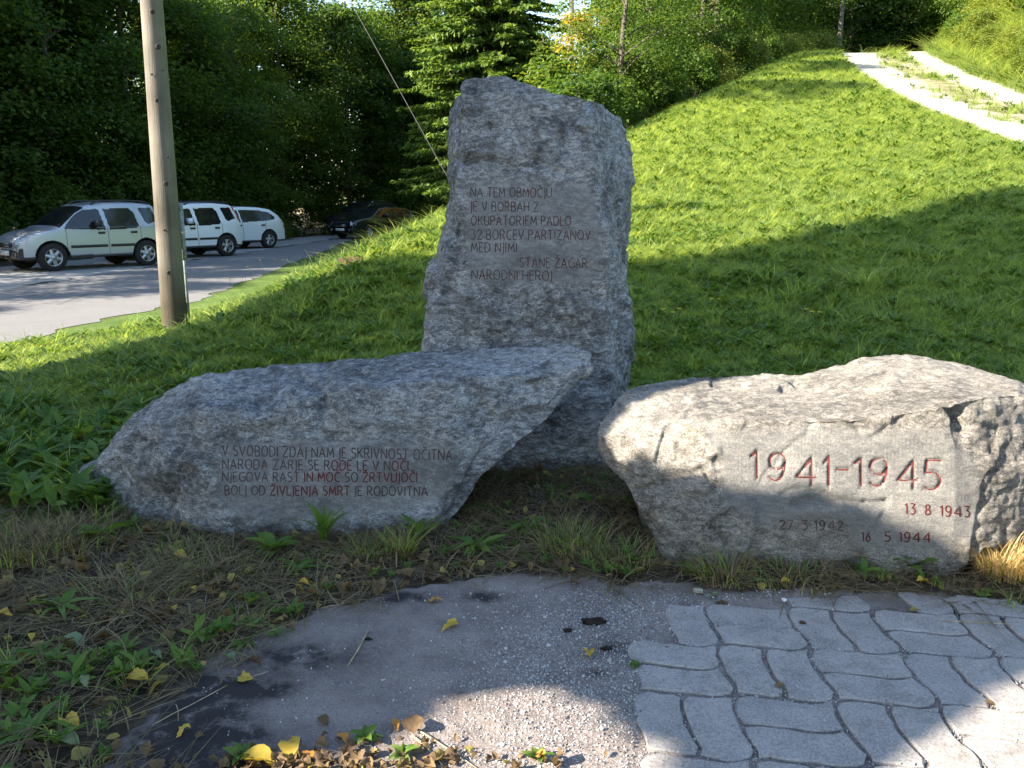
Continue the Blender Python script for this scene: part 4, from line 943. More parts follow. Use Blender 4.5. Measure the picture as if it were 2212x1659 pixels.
def crown_mesh(name, seed, Ht, Rd, z0, ncl, nleaf, leaf, m, lay=.30, prof_pow=.6):
    r = np.random.default_rng(seed); cl = []
    for k in range(ncl):
        h = r.random() ** .9; rr = Rd * (math.sin(math.pi * (.12 + .84 * h))) ** prof_pow; a = r.random() * 2 * math.pi
        rad = rr * (.30 + .70 * r.random() ** .5); cl.append((math.cos(a) * rad, math.sin(a) * rad, z0 + (Ht - z0) * h, rad / Rd))
    cl = np.array(cl); C = []; Nv = []; T = []
    for (x, y, z, q) in cl:
        n = int(nleaf * (.6 + .8 * r.random())); s = (.5 + .65 * r.random()) * Rd / 3.3
        p = r.normal(size=(n, 3)) * np.array([s * .62, s * .62, s * lay]); out = np.array([x, y, 0]); out /= np.linalg.norm(out) + 1e-6
        p[:, 2] -= .22 * (p @ out); C.append(p + [x, y, z])
        nv = r.normal(size=(n, 3)) * .55 + [0, 0, 1] + out * .35; Nv.append(nv); T.append(r.normal(size=(n, 3)) * .7 + out)
    C = np.concatenate(C); Nv = np.concatenate(Nv); T = np.concatenate(T)
    ln = leaf * (.7 + .7 * r.random(len(C))); V, F = leaf_quads(C, Nv, T, ln, ln * (.55 + .2 * r.random(len(C))))
    return mkmesh(name, V, F, m), cl
def trunk_mesh(name, seed, Ht, cl, r0=.2):
    r = np.random.default_rng(seed); mb = MB(); top = Ht * .93; zs = np.linspace(-.4, top, 9)
    wx_ = np.cumsum(r.normal(size=9)) * .07; wy_ = np.cumsum(r.normal(size=9)) * .07; wx_ -= wx_[0]; wy_ -= wy_[0]
    P = np.stack([wx_, wy_, zs], -1); mb.tube(P, np.linspace(r0, .03, 9) * (1 + .35 * (np.arange(9) == 0)), 10)
    sel = cl[r.permutation(len(cl))[:22]]
    for (x, y, z, q) in sel:
        zb = max(.8, z - .25 * math.hypot(x, y) - .5); b0 = np.array([np.interp(zb, zs, wx_), np.interp(zb, zs, wy_), zb]); e = np.array([x, y, z]); mid = (b0 + e) / 2 + [0, 0, .15]
        mb.tube([b0, mid, e], [r0 * .28, r0 * .17, .012], 5)
    return mb.mesh(name, BARK, True)
VAR = []
for k, (s, m, Ht, Rd, z0, nc, nl, lf, lay) in enumerate([(1, LF_DARK, 12, 3.6, .9, 120, 240, .17, .28), (2, LF_DARK, 13, 3.3, .5, 120, 240, .16, .34), (3, LF_MID, 11.5, 3.8, 1.0, 96, 300, .13, .26), (4, LF_DARK, 10.5, 3.4, .3, 120, 230, .15, .30), (5, LF_YEL, 11, 3.0, 2.0, 60, 170, .16, .3), (6, LF_MID, 12, 3.4, 3.2, 64, 300, .13, .26)]):
    me_, cl = crown_mesh('leaf_crown', s, Ht, Rd, z0, nc, nl, lf, m, lay); VAR.append((me_, trunk_mesh('trunk', s + 50, Ht, cl, .17 + .02 * (k % 3))))
def tree(k, x, y, s, rz, label, group='broadleaf trees of the wood', z=None, sz=1.0):
    zz = float(H(x, y)) if z is None else z
    t = empty('broadleaf_tree', (x, y, zz), rz); t.scale = (s, s, s * sz); tag(t, label, 'tree', group)
    add('trunk', VAR[k][1], t); add('crown', VAR[k][0], t); return t
# forest wall beyond the road (edge row, then two rows behind), running round behind the cars
edge = [(-19.5, 20), (-17, 22.5), (-16.4, 26), (-15.6, 29.5), (-14.6, 33), (-13.6, 36.5), (-12.8, 40.5), (-12.0, 45), (-9.3, 49), (-6.2, 51.5), (-3.0, 51.5), (.3, 51.5)]
desc = ['dark green', 'dense', 'low-branched', 'spreading', 'deep shaded', 'leafy']
def where(x, y):
    px, py, _ = proj(np.array([x, y, 1.0])); px = float(px)
    if px < 60: return 'beyond the nose of the silver car'
    if px < 210: return 'behind the bonnet of the silver car'
    if px < 330: return 'behind the rear of the silver car'
    if px < 430: return 'behind the near wooden pole'
    if px < 520: return 'behind the white off-roader'
    if px < 620: return 'behind the white estate car'
    if px < 735: return 'in the gap between white and black cars'
    if px < 850: return 'behind the black estate car'
    if px < 960: return 'between black car and spruce'
    if px < 1110: return 'behind the spruce'
    if px < 1300: return 'behind the standing stone'
    if px < 1520: return 'above the dated boulder beyond the lawn'
    if px < 1760: return 'along the upper lawn edge'
    return 'at the head of the gravel track'
tr = random.Random(11)
rowsd = ['front row', 'second row', 'third row', 'back row']
def lab(kind, row, x, y): return f'{kind} tree, {row}, {where(x, y)}'
used = {}
def ulab(kind, row, x, y):
    l = lab(kind, row, x, y); n = used.get(l, 0); used[l] = n + 1
    if n: l = l.replace(' tree,', [' slimmer tree,', ' taller tree,', ' fuller tree,', ' leaning tree,'][min(n - 1, 3)])
    return l
for i, (x, y) in enumerate(edge):
    k = [0, 1, 3, 0, 1, 3, 2, 1, 0, 3, 1, 0][i]
    tree(k, x, y, tr.uniform(.88, 1.0), tr.uniform(0, 6.28), ulab(desc[i % 6], 'front row', x, y))
for d, row, kk in ((3.9, 'second row', (1, 0, 2)), (8.2, 'third row', (0, 3, 2)), (13.5, 'back row', (0, 1, 1))):
    for i, (x, y) in enumerate(edge):
        ux, uy = (-1, .15) if i < 6 else ((-.6, .8) if i < 8 else (-.1, 1))
        xx, yy = x + ux * d + tr.uniform(-.8, .8), y + uy * d + 1.7 + tr.uniform(-.8, .8)
        if 960 < float(proj(np.array([xx, yy, 2.0]))[0]) < 1290 and i > 8 and row != 'second row': continue
        tree(kk[i % 3], xx, yy, tr.uniform(1.0, 1.2), tr.uniform(0, 6.28), ulab(desc[(i + 2) % 6], row, xx, yy), z=0.0)
# wood on the far side of the upper lawn
right = [(6.9, 41, 5, .95), (5.0, 32.5, 5, .72), (9.4, 40.5, 5, 1.0), (7.6, 36.4, 5, .85), (12.5, 46.5, 5, .95), (11.4, 43.2, 5, .8), (15.2, 49, 5, 1.0), (15.4, 53, 0, 1.1), (20.5, 54, 1, 1.05), (24, 55, 0, 1.0), (28, 55, 0, 1.1), (22, 60, 0, 1.2), (32, 54, 1, 1.1), (27, 51, 3, .95), (10, 48, 1, 1.1), (7.6, 50, 0, 1.05), (14, 58, 1, 1.1), (36, 58, 0, 1.2), (26, 62, 1, 1.2), (31, 62, 0, 1.2), (8.0, 45.5, 1, .9)]
for i, (x, y, k, s) in enumerate(right):
    tree(k, x, y, s, tr.uniform(0, 6.28), ulab(['broad', 'sunlit', 'mid green', 'bare-stemmed', 'shadowy', 'tall'][i % 6], 'far side', x, y))
tree(4, 4.2, 42.5, .80, 1.0, 'yellow and orange autumn tree showing beside the distant pole', 'yellowing trees', z=float(H(4.2, 42.5)))
tree(0, -5.5, 58, 1.25, 1.0, 'tall dark tree far back, just left of the spruce')
tree(1, -2.4, 60, 1.2, 2.0, 'tall dark tree far back, behind the spruce top')
tree(5, 2.6, 21.6, .48, .7, 'slender tree on the lawn crest hidden low behind the standing stone')
tree(5, 4.3, 26.8, .55, 2.7, 'slender tree on the lawn crest right of the standing stone')
tree(4, .3, 45, .7, 2.2, 'paler yellowing tree farther back by the sky gap', 'yellowing trees')
# spruce
def spruce_mesh(seed, Ht, Rd):
    r = np.random.default_rng(seed); C = []; Nv = []; T = []; LN = []; tw = MB()
    tw.tube([[0, 0, -.4], [0, 0, Ht * .5], [0, 0, Ht]], [.22, .14, .02], 10)
    for z in np.arange(.5, Ht - .1, .20):
        Rz = Rd * (1 - z / Ht) ** .75 * (.9 + .2 * r.random())
        for a in np.arange(0, 2 * math.pi, 2 * math.pi / 13):
            a2 = a + r.random() * .9; ln = Rz * (.72 + .42 * r.random()); n = max(4, int(ln / .10)); t = np.linspace(.15, 1, n); d = np.array([math.cos(a2), math.sin(a2), 0]); sd_ = np.array([-d[1], d[0], 0])
            z_ = z + r.uniform(-.16, .16); zc = z_ + .25 * t * ln * .2 - .33 * ln * t ** 1.6 + .12 * ln * t ** 4
            P = d[None] * (t * ln)[:, None]; P[:, 2] = zc
            tw.tube(P[::max(1, n // 4)], np.linspace(.022, .006, len(P[::max(1, n // 4)])), 4, False)
            for k in range(n):
                wl = .50 * (1 - t[k] * .72) * min(1, ln) + .07
                for sg in (-1, 1):
                    for q in (0, .5, 1):
                        tv = d * (.75 + .3 * r.random()) + sd_ * sg * (1.0 - .4 * q) + np.array([0, 0, -.25 - .35 * r.random()])
                        L_ = wl * (.7 + .5 * r.random()); tvn = tv / np.linalg.norm(tv)
                        C.append(P[k] + tvn * L_ * .5 + r.normal(size=3) * .02); T.append(tvn); Nv.append(np.array([0, 0, 1]) + r.normal(size=3) * .6); LN.append(L_)
    C = np.array(C); T = np.array(T); Nv = np.array(Nv); LN = np.array(LN)
    V, F = leaf_quads(C, Nv, T, LN, LN * .17 + .035, .3)
    return mkmesh('needle_boughs', V, F, LF_SPR), tw.mesh('trunk', BARK, True)
sp_c, sp_t = spruce_mesh(4, 13.5, 2.9)
sp = empty('spruce_tree', (-.75, 27.5, float(H(-.75, 27.5)))); tag(sp, 'tall spruce with bright drooping boughs directly behind the standing stone', 'tree')
add('trunk', sp_t, sp); add('crown', sp_c, sp)
sp_c2, sp_t2 = spruce_mesh(9, 6.0, 1.9)
sq = empty('spruce_tree', (.9, 25.5, float(H(.9, 25.5)))); sq.scale = (.75, .75, .62); tag(sq, 'small young spruce just above the top edge of the standing stone', 'tree'); add('trunk', sp_t2, sq); add('crown', sp_c2, sq)
for (x, y, s, l_) in ((18.5, 57, 1.2, 'dark spruce to the left of the track head'), (24.5, 58, 1.3, 'dark spruce closing the head of the gravel track'), (29, 57.5, 1.2, 'dark spruce above the right bend of the track')):
    q = empty('spruce_tree', (x, y, float(H(x, y)) - .5), x); q.scale = (s, s, s); tag(q, l_, 'tree', 'spruces at the head of the track'); add('trunk', sp_t, q); add('crown', sp_c, q)

# bushes
BV = []
for s, m, lf in ((21, LF_BUSH, .085), (22, LF_MID, .09), (23, LF_BUSH, .07), (24, LF_DARK, .10)):
    me_, cl = crown_mesh('bush_leaves', s, 2.0, 1.15, .05, 46, 190, lf, m, .55, .45); mb = MB(); r = np.random.default_rng(s)
    for (x, y, z, q) in cl[:14]: mb.tube([[x * .1, y * .1, -.15], [x * .6, y * .6, z * .5], [x, y, z]], [.022, .014, .004], 4, False)
    BV.append((me_, mb.mesh('stems', BARK)))
def bush(k, x, y, s, label, group, sz=1.0):
    q = empty('bush', (x, y, float(H(x, y)) - .05), tr.uniform(0, 6.28)); q.scale = (s, s, s * sz); tag(q, label, 'bush', group); add('stems', BV[k][1], q); add('foliage', BV[k][0], q); return q
# hedge of bushes along the far side of the lawn crest
bl = 0
ords = ['first', 'second', 'third', 'fourth', 'fifth', 'sixth', 'seventh', 'eighth', 'ninth', 'tenth', 'eleventh', 'twelfth', 'thirteenth', 'fourteenth', 'fifteenth', 'sixteenth', 'seventeenth', 'eighteenth', 'nineteenth', 'twentieth', 'twenty-first', 'twenty-second', 'twenty-third', 'twenty-fourth', 'twenty-fifth', 'twenty-sixth', 'twenty-seventh', 'twenty-eighth', 'twenty-ninth', 'thirtieth', 'thirty-first', 'thirty-second', 'thirty-third', 'thirty-fourth', 'thirty-fifth', 'thirty-sixth', 'thirty-seventh', 'thirty-eighth']
for i, (y, off, s, k) in enumerate([(18.4, 1.5, .8, 3), (20.4, 1.7, .75, 1), (22.6, 1.7, .85, 1), (24.6, 2.3, .9, 3), (26.4, 1.9, .85, 1), (28.2, 1.8, .7, 0), (30.2, 1.8, .85, 3), (32.0, 1.6, .65, 0), (34.0, 1.8, .8, 1), (36, 1.5, .75, 0), (38, 1.7, .9, 0), (40.2, 1.5, 1.0, 0), (42.2, 1.2, 1.2, 0), (44.4, 1.0, 1.1, 2), (22.4, 3.4, 1.2, 3), (26.5, 3.8, 1.0, 3), (31, 3.6, 1.1, 3), (36, 3.6, 1.1, 3), (41, 3.4, 1.2, 3)]):
    bush(k, .53 * y - 6.8 - off, y, s, f'{ords[i] if i < 14 else ords[i - 14]} leafy bush, counted uphill, {"on the lawn crest" if i < 14 else "in the back line under the wood"}', 'bushes along the upper lawn edge')
i = 0
for y in (20, 22.2, 24.4, 26.6, 28.8, 31, 33.4, 36, 39, 42, 45, 48):
    for j, d in enumerate((.7, 2.3, 4.2)):
        if y < 24 and j == 0: pass
        x = float(trk(y)) + 3.9 + d + tr.uniform(-.2, .2)
        bush([0, 2, 0, 1, 2][i % 5], x, y + tr.uniform(-.4, .4), [.62, .95, 1.3][j] * tr.uniform(.85, 1.15), f'{ords[i // 3]} pale bush uphill in the {["lower", "middle", "upper"][j]} row of the right-hand bank', 'bushes on the bank right of the track', .8); i += 1
for (px, py, Y, s, k, l_) in ((1905, 118, 50, 1.0, 2, 'yellow-green bush standing at the end of the gravel track'), (1845, 105, 50, .9, 0, 'bright bush beside the pole at the track head')):
    p = at(px, py, Y); bush(k, p[0], p[1], s, l_, 'bushes at the track head')
# undergrowth in front of the forest wall
for i, (x, y) in enumerate([(-18, 19.5), (-16.2, 21), (-15.2, 23.6), (-14.2, 26.5), (-13.4, 29.5), (-12.9, 32.5), (-12.2, 35.5), (-11.6, 38.8), (-11.8, 42.5), (-10.2, 46.5), (-6.5, 48.5), (-3.5, 48)]):
    bush(3 if i % 3 else 1, x, y, [1.0, 1.3, 1.15][i % 3], f'{ords[i]} dark bush from the left under the forest wall', 'dark bushes under the forest wall')
# low trees along the road, left of the view, and tall unseen trees with crowns shaped to shade the memorial
for i, (x, y, s) in enumerate([(-16.2, 6.8, .36), (-15.8, 9.3, .46), (-16, 12.0, .60), (-16, 15.3, .62), (-16.6, 18, .62)]):
    tree(3, x, y, s, tr.uniform(0, 6.28), f'{ords[i]} low roadside tree to the left of the view', 'low roadside trees', z=0)
LITP = [  # sunlit openings, given as surveyed points of the places the light reaches
 [at(1300, 905, 3.75), at(1420, 872, 4.0), at(1560, 835, 4.2), at(1640, 800, 4.35), at(1800, 785, 4.4), at(1990, 755, 4.4), at(2212, 800, 4.5), at(2420, 880, 4.2), at(2520, 860, 3.2), at(2450, 1150, 3.0), at(2212, 1240, 3.1), at(2090, 1215, 3.25), at(2010, 1150, 3.3), at(1900, 1110, 3.33), at(1800, 1085, 3.34), at(1640, 1060, 3.38), at(1480, 1020, 3.45), at(1400, 1000, 3.5), at(1310, 985, 3.6), at(1290, 930, 3.7)],
 [gnd(830, 1600), gnd(960, 1520), gnd(1110, 1495), gnd(1300, 1535), gnd(1420, 1610), gnd(1500, 1700), gnd(1400, 1850), gnd(800, 1850), gnd(500, 1700), gnd(600, 1625)],
 [gnd(1880, 1680), gnd(1960, 1610), gnd(2080, 1545), gnd(2212, 1440), gnd(2500, 1400), gnd(2600, 1900), gnd(1900, 1900)],
]
XG = -16.0
def plane_c(P, xg=-16.0):
    P = np.asarray(P, float); t = (P[..., 0] - xg) / -TOS[0]
    return P[..., 1] + TOS[1] * t, P[..., 2] + TOS[2] * t
def lit_polys(xg, grow):
    out = []
    for p in LITP:
        a_, b_ = plane_c(np.array(p), xg); q = np.stack([a_, b_], -1); c_ = q.mean(0); dd = q - c_; q = c_ + dd * (1 + grow / (np.linalg.norm(dd, axis=1)[:, None] + 1e-6)); out.append([tuple(map(float, e)) for e in q])
    return out
r = np.random.default_rng(77)
GROVE = [(-16, -7.5, -10.0, -5.2, 4.5, 16.5, 15000, .20), (-16, -3.6, -5.8, -1.4, 3.6, 18.0, 19000, .20), (-16, .6, -2.0, 5.0, 2.6, 18.0, 30000, .20), (-6.3, -.6, -2.8, 1.9, 2.5, 6.6, 30000, .10)]  # unseen trees, crowns shaped for the shade; the last is added for sharper edges
for gi_, (xg, yc, ylo, yhi, zlo, zhi, n, lf) in enumerate(GROVE):
    nearT = xg > -10
    yv = ylo + (yhi - ylo) * r.random(n); zv = zlo + (zhi - zlo) * r.random(n); xv = xg + r.normal(size=n) * (.55 if nearT else 1.6)
    edge_n = .35 * n2(zv, yv, 1.1, 5, 4)
    ok = np.ones(n, bool)
    if gi_ == 2: ok &= (yv < np.interp(zv, [7, 8.5, 10, 11.5, 16], [2.8, 3.0, 3.8, 2.3, 3.55]) + .6 * edge_n)
    if gi_ == 0: ok &= yv > -9.4 + edge_n
    if nearT: ok &= ((yv - (ylo + yhi) / 2) / (yhi - ylo) * 2) ** 2 + ((zv - (zlo + zhi) / 2) / (zhi - zlo) * 2) ** 4 < 1 + edge_n * .4
    else: ok &= zv < zhi - .8 + edge_n * 2
    wv = (.03 if nearT else .0) * n2(yv, zv, 5.0, 8, 2)
    for p in lit_polys(xg, .03 if nearT else .22): ok &= ~inpoly(yv + wv, zv + wv, p)
    yv, zv, xv = yv[ok], zv[ok], xv[ok]; t = (xv - xg) / -TOS[0]
    C = np.stack([xv, yv - TOS[1] * t, zv - TOS[2] * t], -1); C -= np.array([xg, yc, 0])
    n_ = len(C); ln = lf * (1 + .4 * r.random(n_)); Nv = r.normal(size=(n_, 3)) * .5 + TOS * 1.2
    V, F = leaf_quads(C, Nv, r.normal(size=(n_, 3)), ln, ln * .75)
    g = empty('broadleaf_tree', (xg, yc, 0)); tag(g, ['tall roadside tree behind the viewer on the left', 'tall roadside tree level with the viewer on the left', 'tall roadside tree nearest the bend on the left', 'small tree added just left of the view to cast shade'][gi_], 'tree', 'unseen trees shaped to shade the memorial')
    add('crown', mkmesh('crown', V, F, LF_DARK), g)
    tm = MB(); k_ = .45 if nearT else 1; ty = -1.5 if nearT else 0; top = {1: 8.2, 4: 3.6, 3: 3.6}.get(gi_, zhi - 2)
    tm.tube([[0, ty, -.4], [.1 * k_, ty + .1 * k_, top * .35], [0, ty, top * .7], [0, ty, top]], np.array([.3, .24, .18, .10]) * k_ * .8, 12); tm.build('trunk', BARK, g, True)
# ================================================================== GRASS AND SMALL THINGS
GR_LAWN = foliage('lawn_grass_blades', [(.15, (.08, .145, .04)), (.5, (.19, .27, .085)), (.8, (.31, .37, .13)), (.97, (.42, .40, .20))], .6, .5, .5)
GR_DRY = foliage('dry_grass_blades', [(.15, (.075, .055, .03)), (.5, (.15, .115, .06)), (.9, (.30, .24, .14))], .3, .7, 2)
GR_STRAW = foliage('straw_coloured_blades', [(.15, (.22, .15, .06)), (.5, (.38, .27, .12)), (.9, (.50, .40, .22))], .35, .7, 2)
LF_WEED = foliage('weed_leaves', [(.15, (.045, .10, .018)), (.5, (.08, .15, .028)), (.9, (.15, .20, .045))], .4, .45, 3)
LF_BROWN = foliage('brown_litter_leaves', [(.15, (.035, .024, .015)), (.45, (.085, .055, .032)), (.7, (.17, .115, .058)), (.92, (.33, .26, .10))], .2, .75, 5)
LF_GOLD = foliage('fallen_yellow_leaf', [(.32, (.16, .085, .03)), (.42, (.40, .27, .04)), (.6, (.50, .36, .06)), (.95, (.42, .26, .05))], .25, .6, 55)
LF_OLIVE = foliage('olive_yellow_litter_leaf', [(.2, (.13, .12, .04)), (.6, (.26, .21, .06)), (.95, (.42, .30, .07))], .25, .65, 5)
LF_PALE = foliage('fallen_pale_green_leaf', [(.3, (.09, .08, .04)), (.42, (.14, .19, .10)), (.8, (.22, .25, .13))], .2, .6, 55)
LF_ORNG = foliage('fallen_orange_leaf', [(.2, (.38, .17, .03)), (.8, (.45, .22, .05))], .2, .6, 5)
def blades(r, n, spread, hmin, hmax, wd, lean=.5, seg=3, flatten=1.0):
    V = []; F = []; c = 0
    for k in range(n):
        a = r.random() * 6.283; rr = spread * r.random() ** .6; x, y = rr * math.cos(a), rr * math.sin(a); h = hmin + (hmax - hmin) * r.random()
        d = np.array([math.cos(a + r.normal() * .9), math.sin(a + r.normal() * .9)]); b_ = np.array([-d[1], d[0]]); ln = lean * (.3 + r.random()) * h
        t = np.linspace(0, 1, seg + 1)
        for q in t:
            w_ = wd * (1 - q ** 1.8) * .5 + .0004; o = d * ln * q ** 1.7; z = h * (q - .28 * lean * q * q) * flatten
            V.append([x + o[0] - b_[0] * w_, y + o[1] - b_[1] * w_, z]); V.append([x + o[0] + b_[0] * w_, y + o[1] + b_[1] * w_, z])
        for s_ in range(seg): F.append([c + 2 * s_, c + 2 * s_ + 1, c + 2 * s_ + 3, c + 2 * s_ + 2])
        c += 2 * (seg + 1)
    return np.array(V), np.array(F)
def leaf_strip(L_, w_, arch=.3, seg=6, base=.0, wavy=.0, r=None, ovate=.5):
    """one broad leaf growing along +x from the origin"""
    V = []; F = []
    for k in range(seg + 1):
        t = k / seg; wdt = w_ * (math.sin(math.pi * min(1, t ** (ovate * 1.4) * .97 + .03)) ** .8) * .5 + .001
        x = L_ * t; z = base * t + arch * L_ * (t - 1.35 * t * t); wv = (r.normal() * wavy if r is not None else 0)
        V += [[x, -wdt, z + wdt * .35 + wv], [x, 0, z], [x, wdt, z + wdt * .35 - wv]]
    for k in range(seg):
        a = 3 * k; F += [[a, a + 3, a + 4, a + 1], [a + 1, a + 4, a + 5, a + 2]]
    return np.array(V, float), np.array(F)
r = np.random.default_rng(5)
GV = []
for k in range(5):
    V, F = blades(r, 28, .08, .045, .12, .0052, 1.0); GV.append(mkmesh('grass_tuft', V, F, GR_LAWN))
for k in range(2):
    Vs = []; Fs = []; c = 0
    for q in range(9):
        V, F = leaf_strip(.05 + .05 * r.random(), .02 + .014 * r.random(), .2, 4, .05); a = r.random() * 6.28; M_ = np.array([[math.cos(a), -math.sin(a), 0], [math.sin(a), math.cos(a), 0], [0, 0, 1]]); Vs.append(V @ M_.T + [r.normal() * .02, r.normal() * .02, .02 + .04 * r.random()]); Fs.append(F + c); c += len(V)
    GV.append(mkmesh('broadleaf_sprig', np.concatenate(Vs), np.concatenate(Fs), LF_WEED))
V, F = blades(r, 16, .05, .16, .30, .0055, 1.1, 4); GV.append(mkmesh('grass_tuft_long', V, F, GR_LAWN))
def lawn_pts(y0, y1, dens):
    xm0 = -.66 * y1 - 1.2; xm1 = .66 * y1 + 1.2; n = int(dens * (xm1 - xm0) * (y1 - y0)); X = xm0 + (xm1 - xm0) * r.random(n); Y = y0 + (y1 - y0) * r.random(n)
    tl = X - trk(Y); s = (X - (.53 * Y - 6.8)) / 1.13; z = H(X, Y)
    ok = (np.abs(X) < .66 * Y + .6) & (X > edge_x(Y) - .03) & (s > -3.0 - .0 * Y) & ~((z < .02) & (Y > 34))
    ok &= (tl < -.05) | (Y < 8); nb = .25 * n2(X, Y, 1.2, 4)
    ok &= np.where(X < -1.55, Y > 3.95 + nb, Y > 4.5 + nb)
    ok &= ~((Y < 5.6) & (X > -.75) & (X < .95) & (Y > 4.45))                       # under the standing stone
    return X[ok], Y[ok], z[ok]
PX = []; PY = []; PZ = []; SC = []; ID = []
for (y0, y1, dn, sc_) in ((3.9, 7.5, 520, 1.0), (7.5, 10.5, 330, 1.1), (10.5, 15, 230, 1.15), (15, 22, 170, 1.25), (22, 32, 100, 1.5), (32, 47, 50, 1.9)):
    X, Y, Z = lawn_pts(y0, y1, dn); PX.append(X); PY.append(Y); PZ.append(Z); m_ = n2(X, Y, .8, 21, 3)
    SC.append(.88 * sc_ * (.75 + .5 * r.random(len(X))) * (1 + .25 * m_)); u = r.random(len(X)); cl = n2(X, Y, 1.7, 33, 2)
    ID.append(np.where(u < .10 + .22 * np.clip(cl, 0, 1) * (Y < 12), 5 + (r.random(len(X)) > .5), np.where((u > .965) & (Y < 14), 7, r.integers(0, 5, len(X)))))
PX, PY, PZ, SC, ID = map(np.concatenate, (PX, PY, PZ, SC, ID)); n = len(PX)
rot = np.stack([r.normal(size=n) * .12, r.normal(size=n) * .12, r.random(n) * 6.28], -1)
o = scatter('lawn_grass', np.stack([PX, PY, PZ - .005], -1), rot, SC, GV, ID); tag(o, 'short green lawn grass covering the slope behind the boulders', 'grass')
# grass and low growth in the middle strip and on the right bank
def area_pts(n, x0, x1, y0, y1, f):
    X = x0 + (x1 - x0) * r.random(n); Y = y0 + (y1 - y0) * r.random(n); ok = f(X, Y); return X[ok], Y[ok]
X, Y = area_pts(60000, 9, 32, 12, 50, lambda X, Y: ((np.abs(X - trk(Y) - 1.65) < .75 + .3 * n2(X, Y, 1.3, 2)) & (n2(X, Y, 1.6, 5) > -.15) & (r.random(len(X)) < .4)) | ((X - trk(Y) > 3.45) & (X - trk(Y) < 9)))
Z = H(X, Y); n = len(X); ba = (X - trk(Y)) > 3.3
o = scatter('bank_grass', np.stack([X, Y, Z - .01], -1), np.stack([0 * X, 0 * X, r.random(n) * 6.28], -1), np.where(ba, 2.6, 1.3) * (.7 + .6 * r.random(n)), [GV[0], GV[1], GV[5], GV[7]] , None, 4); tag(o, 'mixed grass on the track middle and the right-hand bank', 'grass')

# ---- foreground soil litter
def gz(X, Y):
    X = np.asarray(X, float); Y = np.asarray(Y, float); i = np.clip(np.searchsorted(gx, X) - 1, 0, nx - 2); j = np.clip(np.searchsorted(gy, Y) - 1, 0, ny - 2); return GZ[j, i]
def dustval(X, Y):
    i = np.clip(np.searchsorted(gx, X) - 1, 0, nx - 2); j = np.clip(np.searchsorted(gy, Y) - 1, 0, ny - 2); return dust[j, i]
def soilpts(n, spill=.0, x0=-3.4, x1=3.2, y0=1.3, y1=4.9):
    X = x0 + (x1 - x0) * r.random(n); Y = y0 + (y1 - y0) * r.random(n); ok = (dustval(X, Y) < .5) | (r.random(n) < spill); ok &= (np.abs(X) < .66 * Y + .5); return X[ok], Y[ok]
DRY = []
for k in range(3):
    V, F = blades(r, 22, .10, .05, .16, .0032, 1.8, 4, .45); DRY.append(mkmesh('dry_grass_mat', V, F, GR_DRY))
for k in range(2):
    Vs = []; Fs = []; c = 0
    for q in range(14):
        a = r.random() * 6.28; L_ = .06 + .14 * r.random(); x, y = r.normal(size=2) * .06; t = np.linspace(-.5, .5, 5); d = np.array([math.cos(a), math.sin(a)]); bb = np.array([-d[1], d[0]]); cv = r.normal() * .15
        P = np.stack([x + d[0] * L_ * t + bb[0] * cv * L_ * t * t * 2, y + d[1] * L_ * t + bb[1] * cv * L_ * t * t * 2, .006 + .02 * r.random() + .02 * r.random() * t], -1); w_ = .0011 + .0012 * r.random()
        A = P + [bb[0] * w_, bb[1] * w_, 0]; B_ = P - [bb[0] * w_, bb[1] * w_, 0]; Vs.append(np.concatenate([A, B_])); Fs.append(np.array([[i, i + 1, 6 + i, 5 + i] for i in range(4)]) + c); c += 10
    DRY.append(mkmesh('straw_bits', np.concatenate(Vs), np.concatenate(Fs), GR_DRY))
X, Y = soilpts(3400); m_ = (X < -.2) | (Y > 2.9); X, Y = X[m_], Y[m_]; n = len(X)
o = scatter('dry_grass_litter', np.stack([X, Y, gz(X, Y)], -1), np.stack([r.normal(size=n) * .1, r.normal(size=n) * .1, r.random(n) * 6.28], -1), .6 + .7 * r.random(n), DRY); tag(o, 'dry straw and matted dead grass on the soil at front left', 'litter')
LL = []
for k in range(4):
    L_ = 1.0; V, F = leaf_strip(L_, .5 + .15 * k, [.15, .5, -.3, .3][k], 6, 0, .04, r); V[:, 0] -= .5
    V[:, 2] += np.abs(V[:, 1]) * [.6, -.4, .9, .2][k] + .12 * np.sin(V[:, 0] * 5 + k); LL.append(V); 
LMESH = [mkmesh('litter_leaf', V, F, LF_BROWN) for V in LL] + [mkmesh('litter_leaf', LL[0] * [1, .8, .6], F, LF_OLIVE), mkmesh('litter_leaf', LL[3] * [1, .8, .6], F, LF_OLIVE)]
X, Y = soilpts(6000, .02); n = len(X); keep = (r.random(n) < np.where(X < -.1, .9, .45)); X, Y = X[keep], Y[keep]; n = len(X)
o = scatter('brown_leaf_litter', np.stack([X, Y, gz(X, Y) + .008 + .012 * r.random(n)], -1), np.stack([r.normal(size=n) * .45, r.normal(size=n) * .45, r.random(n) * 6.28], -1), .022 + .045 * r.random(n) ** 1.5, LMESH); tag(o, 'brown dead leaves littering the soil around the boulders', 'litter')
_c = gnd(700, 1650)[:2]; X = _c[0] + r.normal(size=230) * .28; Y = _c[1] + r.normal(size=230) * .05 - .02; n = 230
o = scatter('leaf_litter_patch', np.stack([X, Y, gz(X, Y) + .004 + .008 * r.random(n)], -1), np.stack([r.normal(size=n) * .4, r.normal(size=n) * .4, r.random(n) * 6.28], -1), .016 + .026 * r.random(n), LMESH, r.choice(6, n, p=[.22, .22, .22, .22, .06, .06])); tag(o, 'dead leaves drifted along the bottom of the concrete', 'litter')
X, Y = -2.0 - 2.2 * r.random(300), 3.9 + 1.9 * r.random(300); n = 300
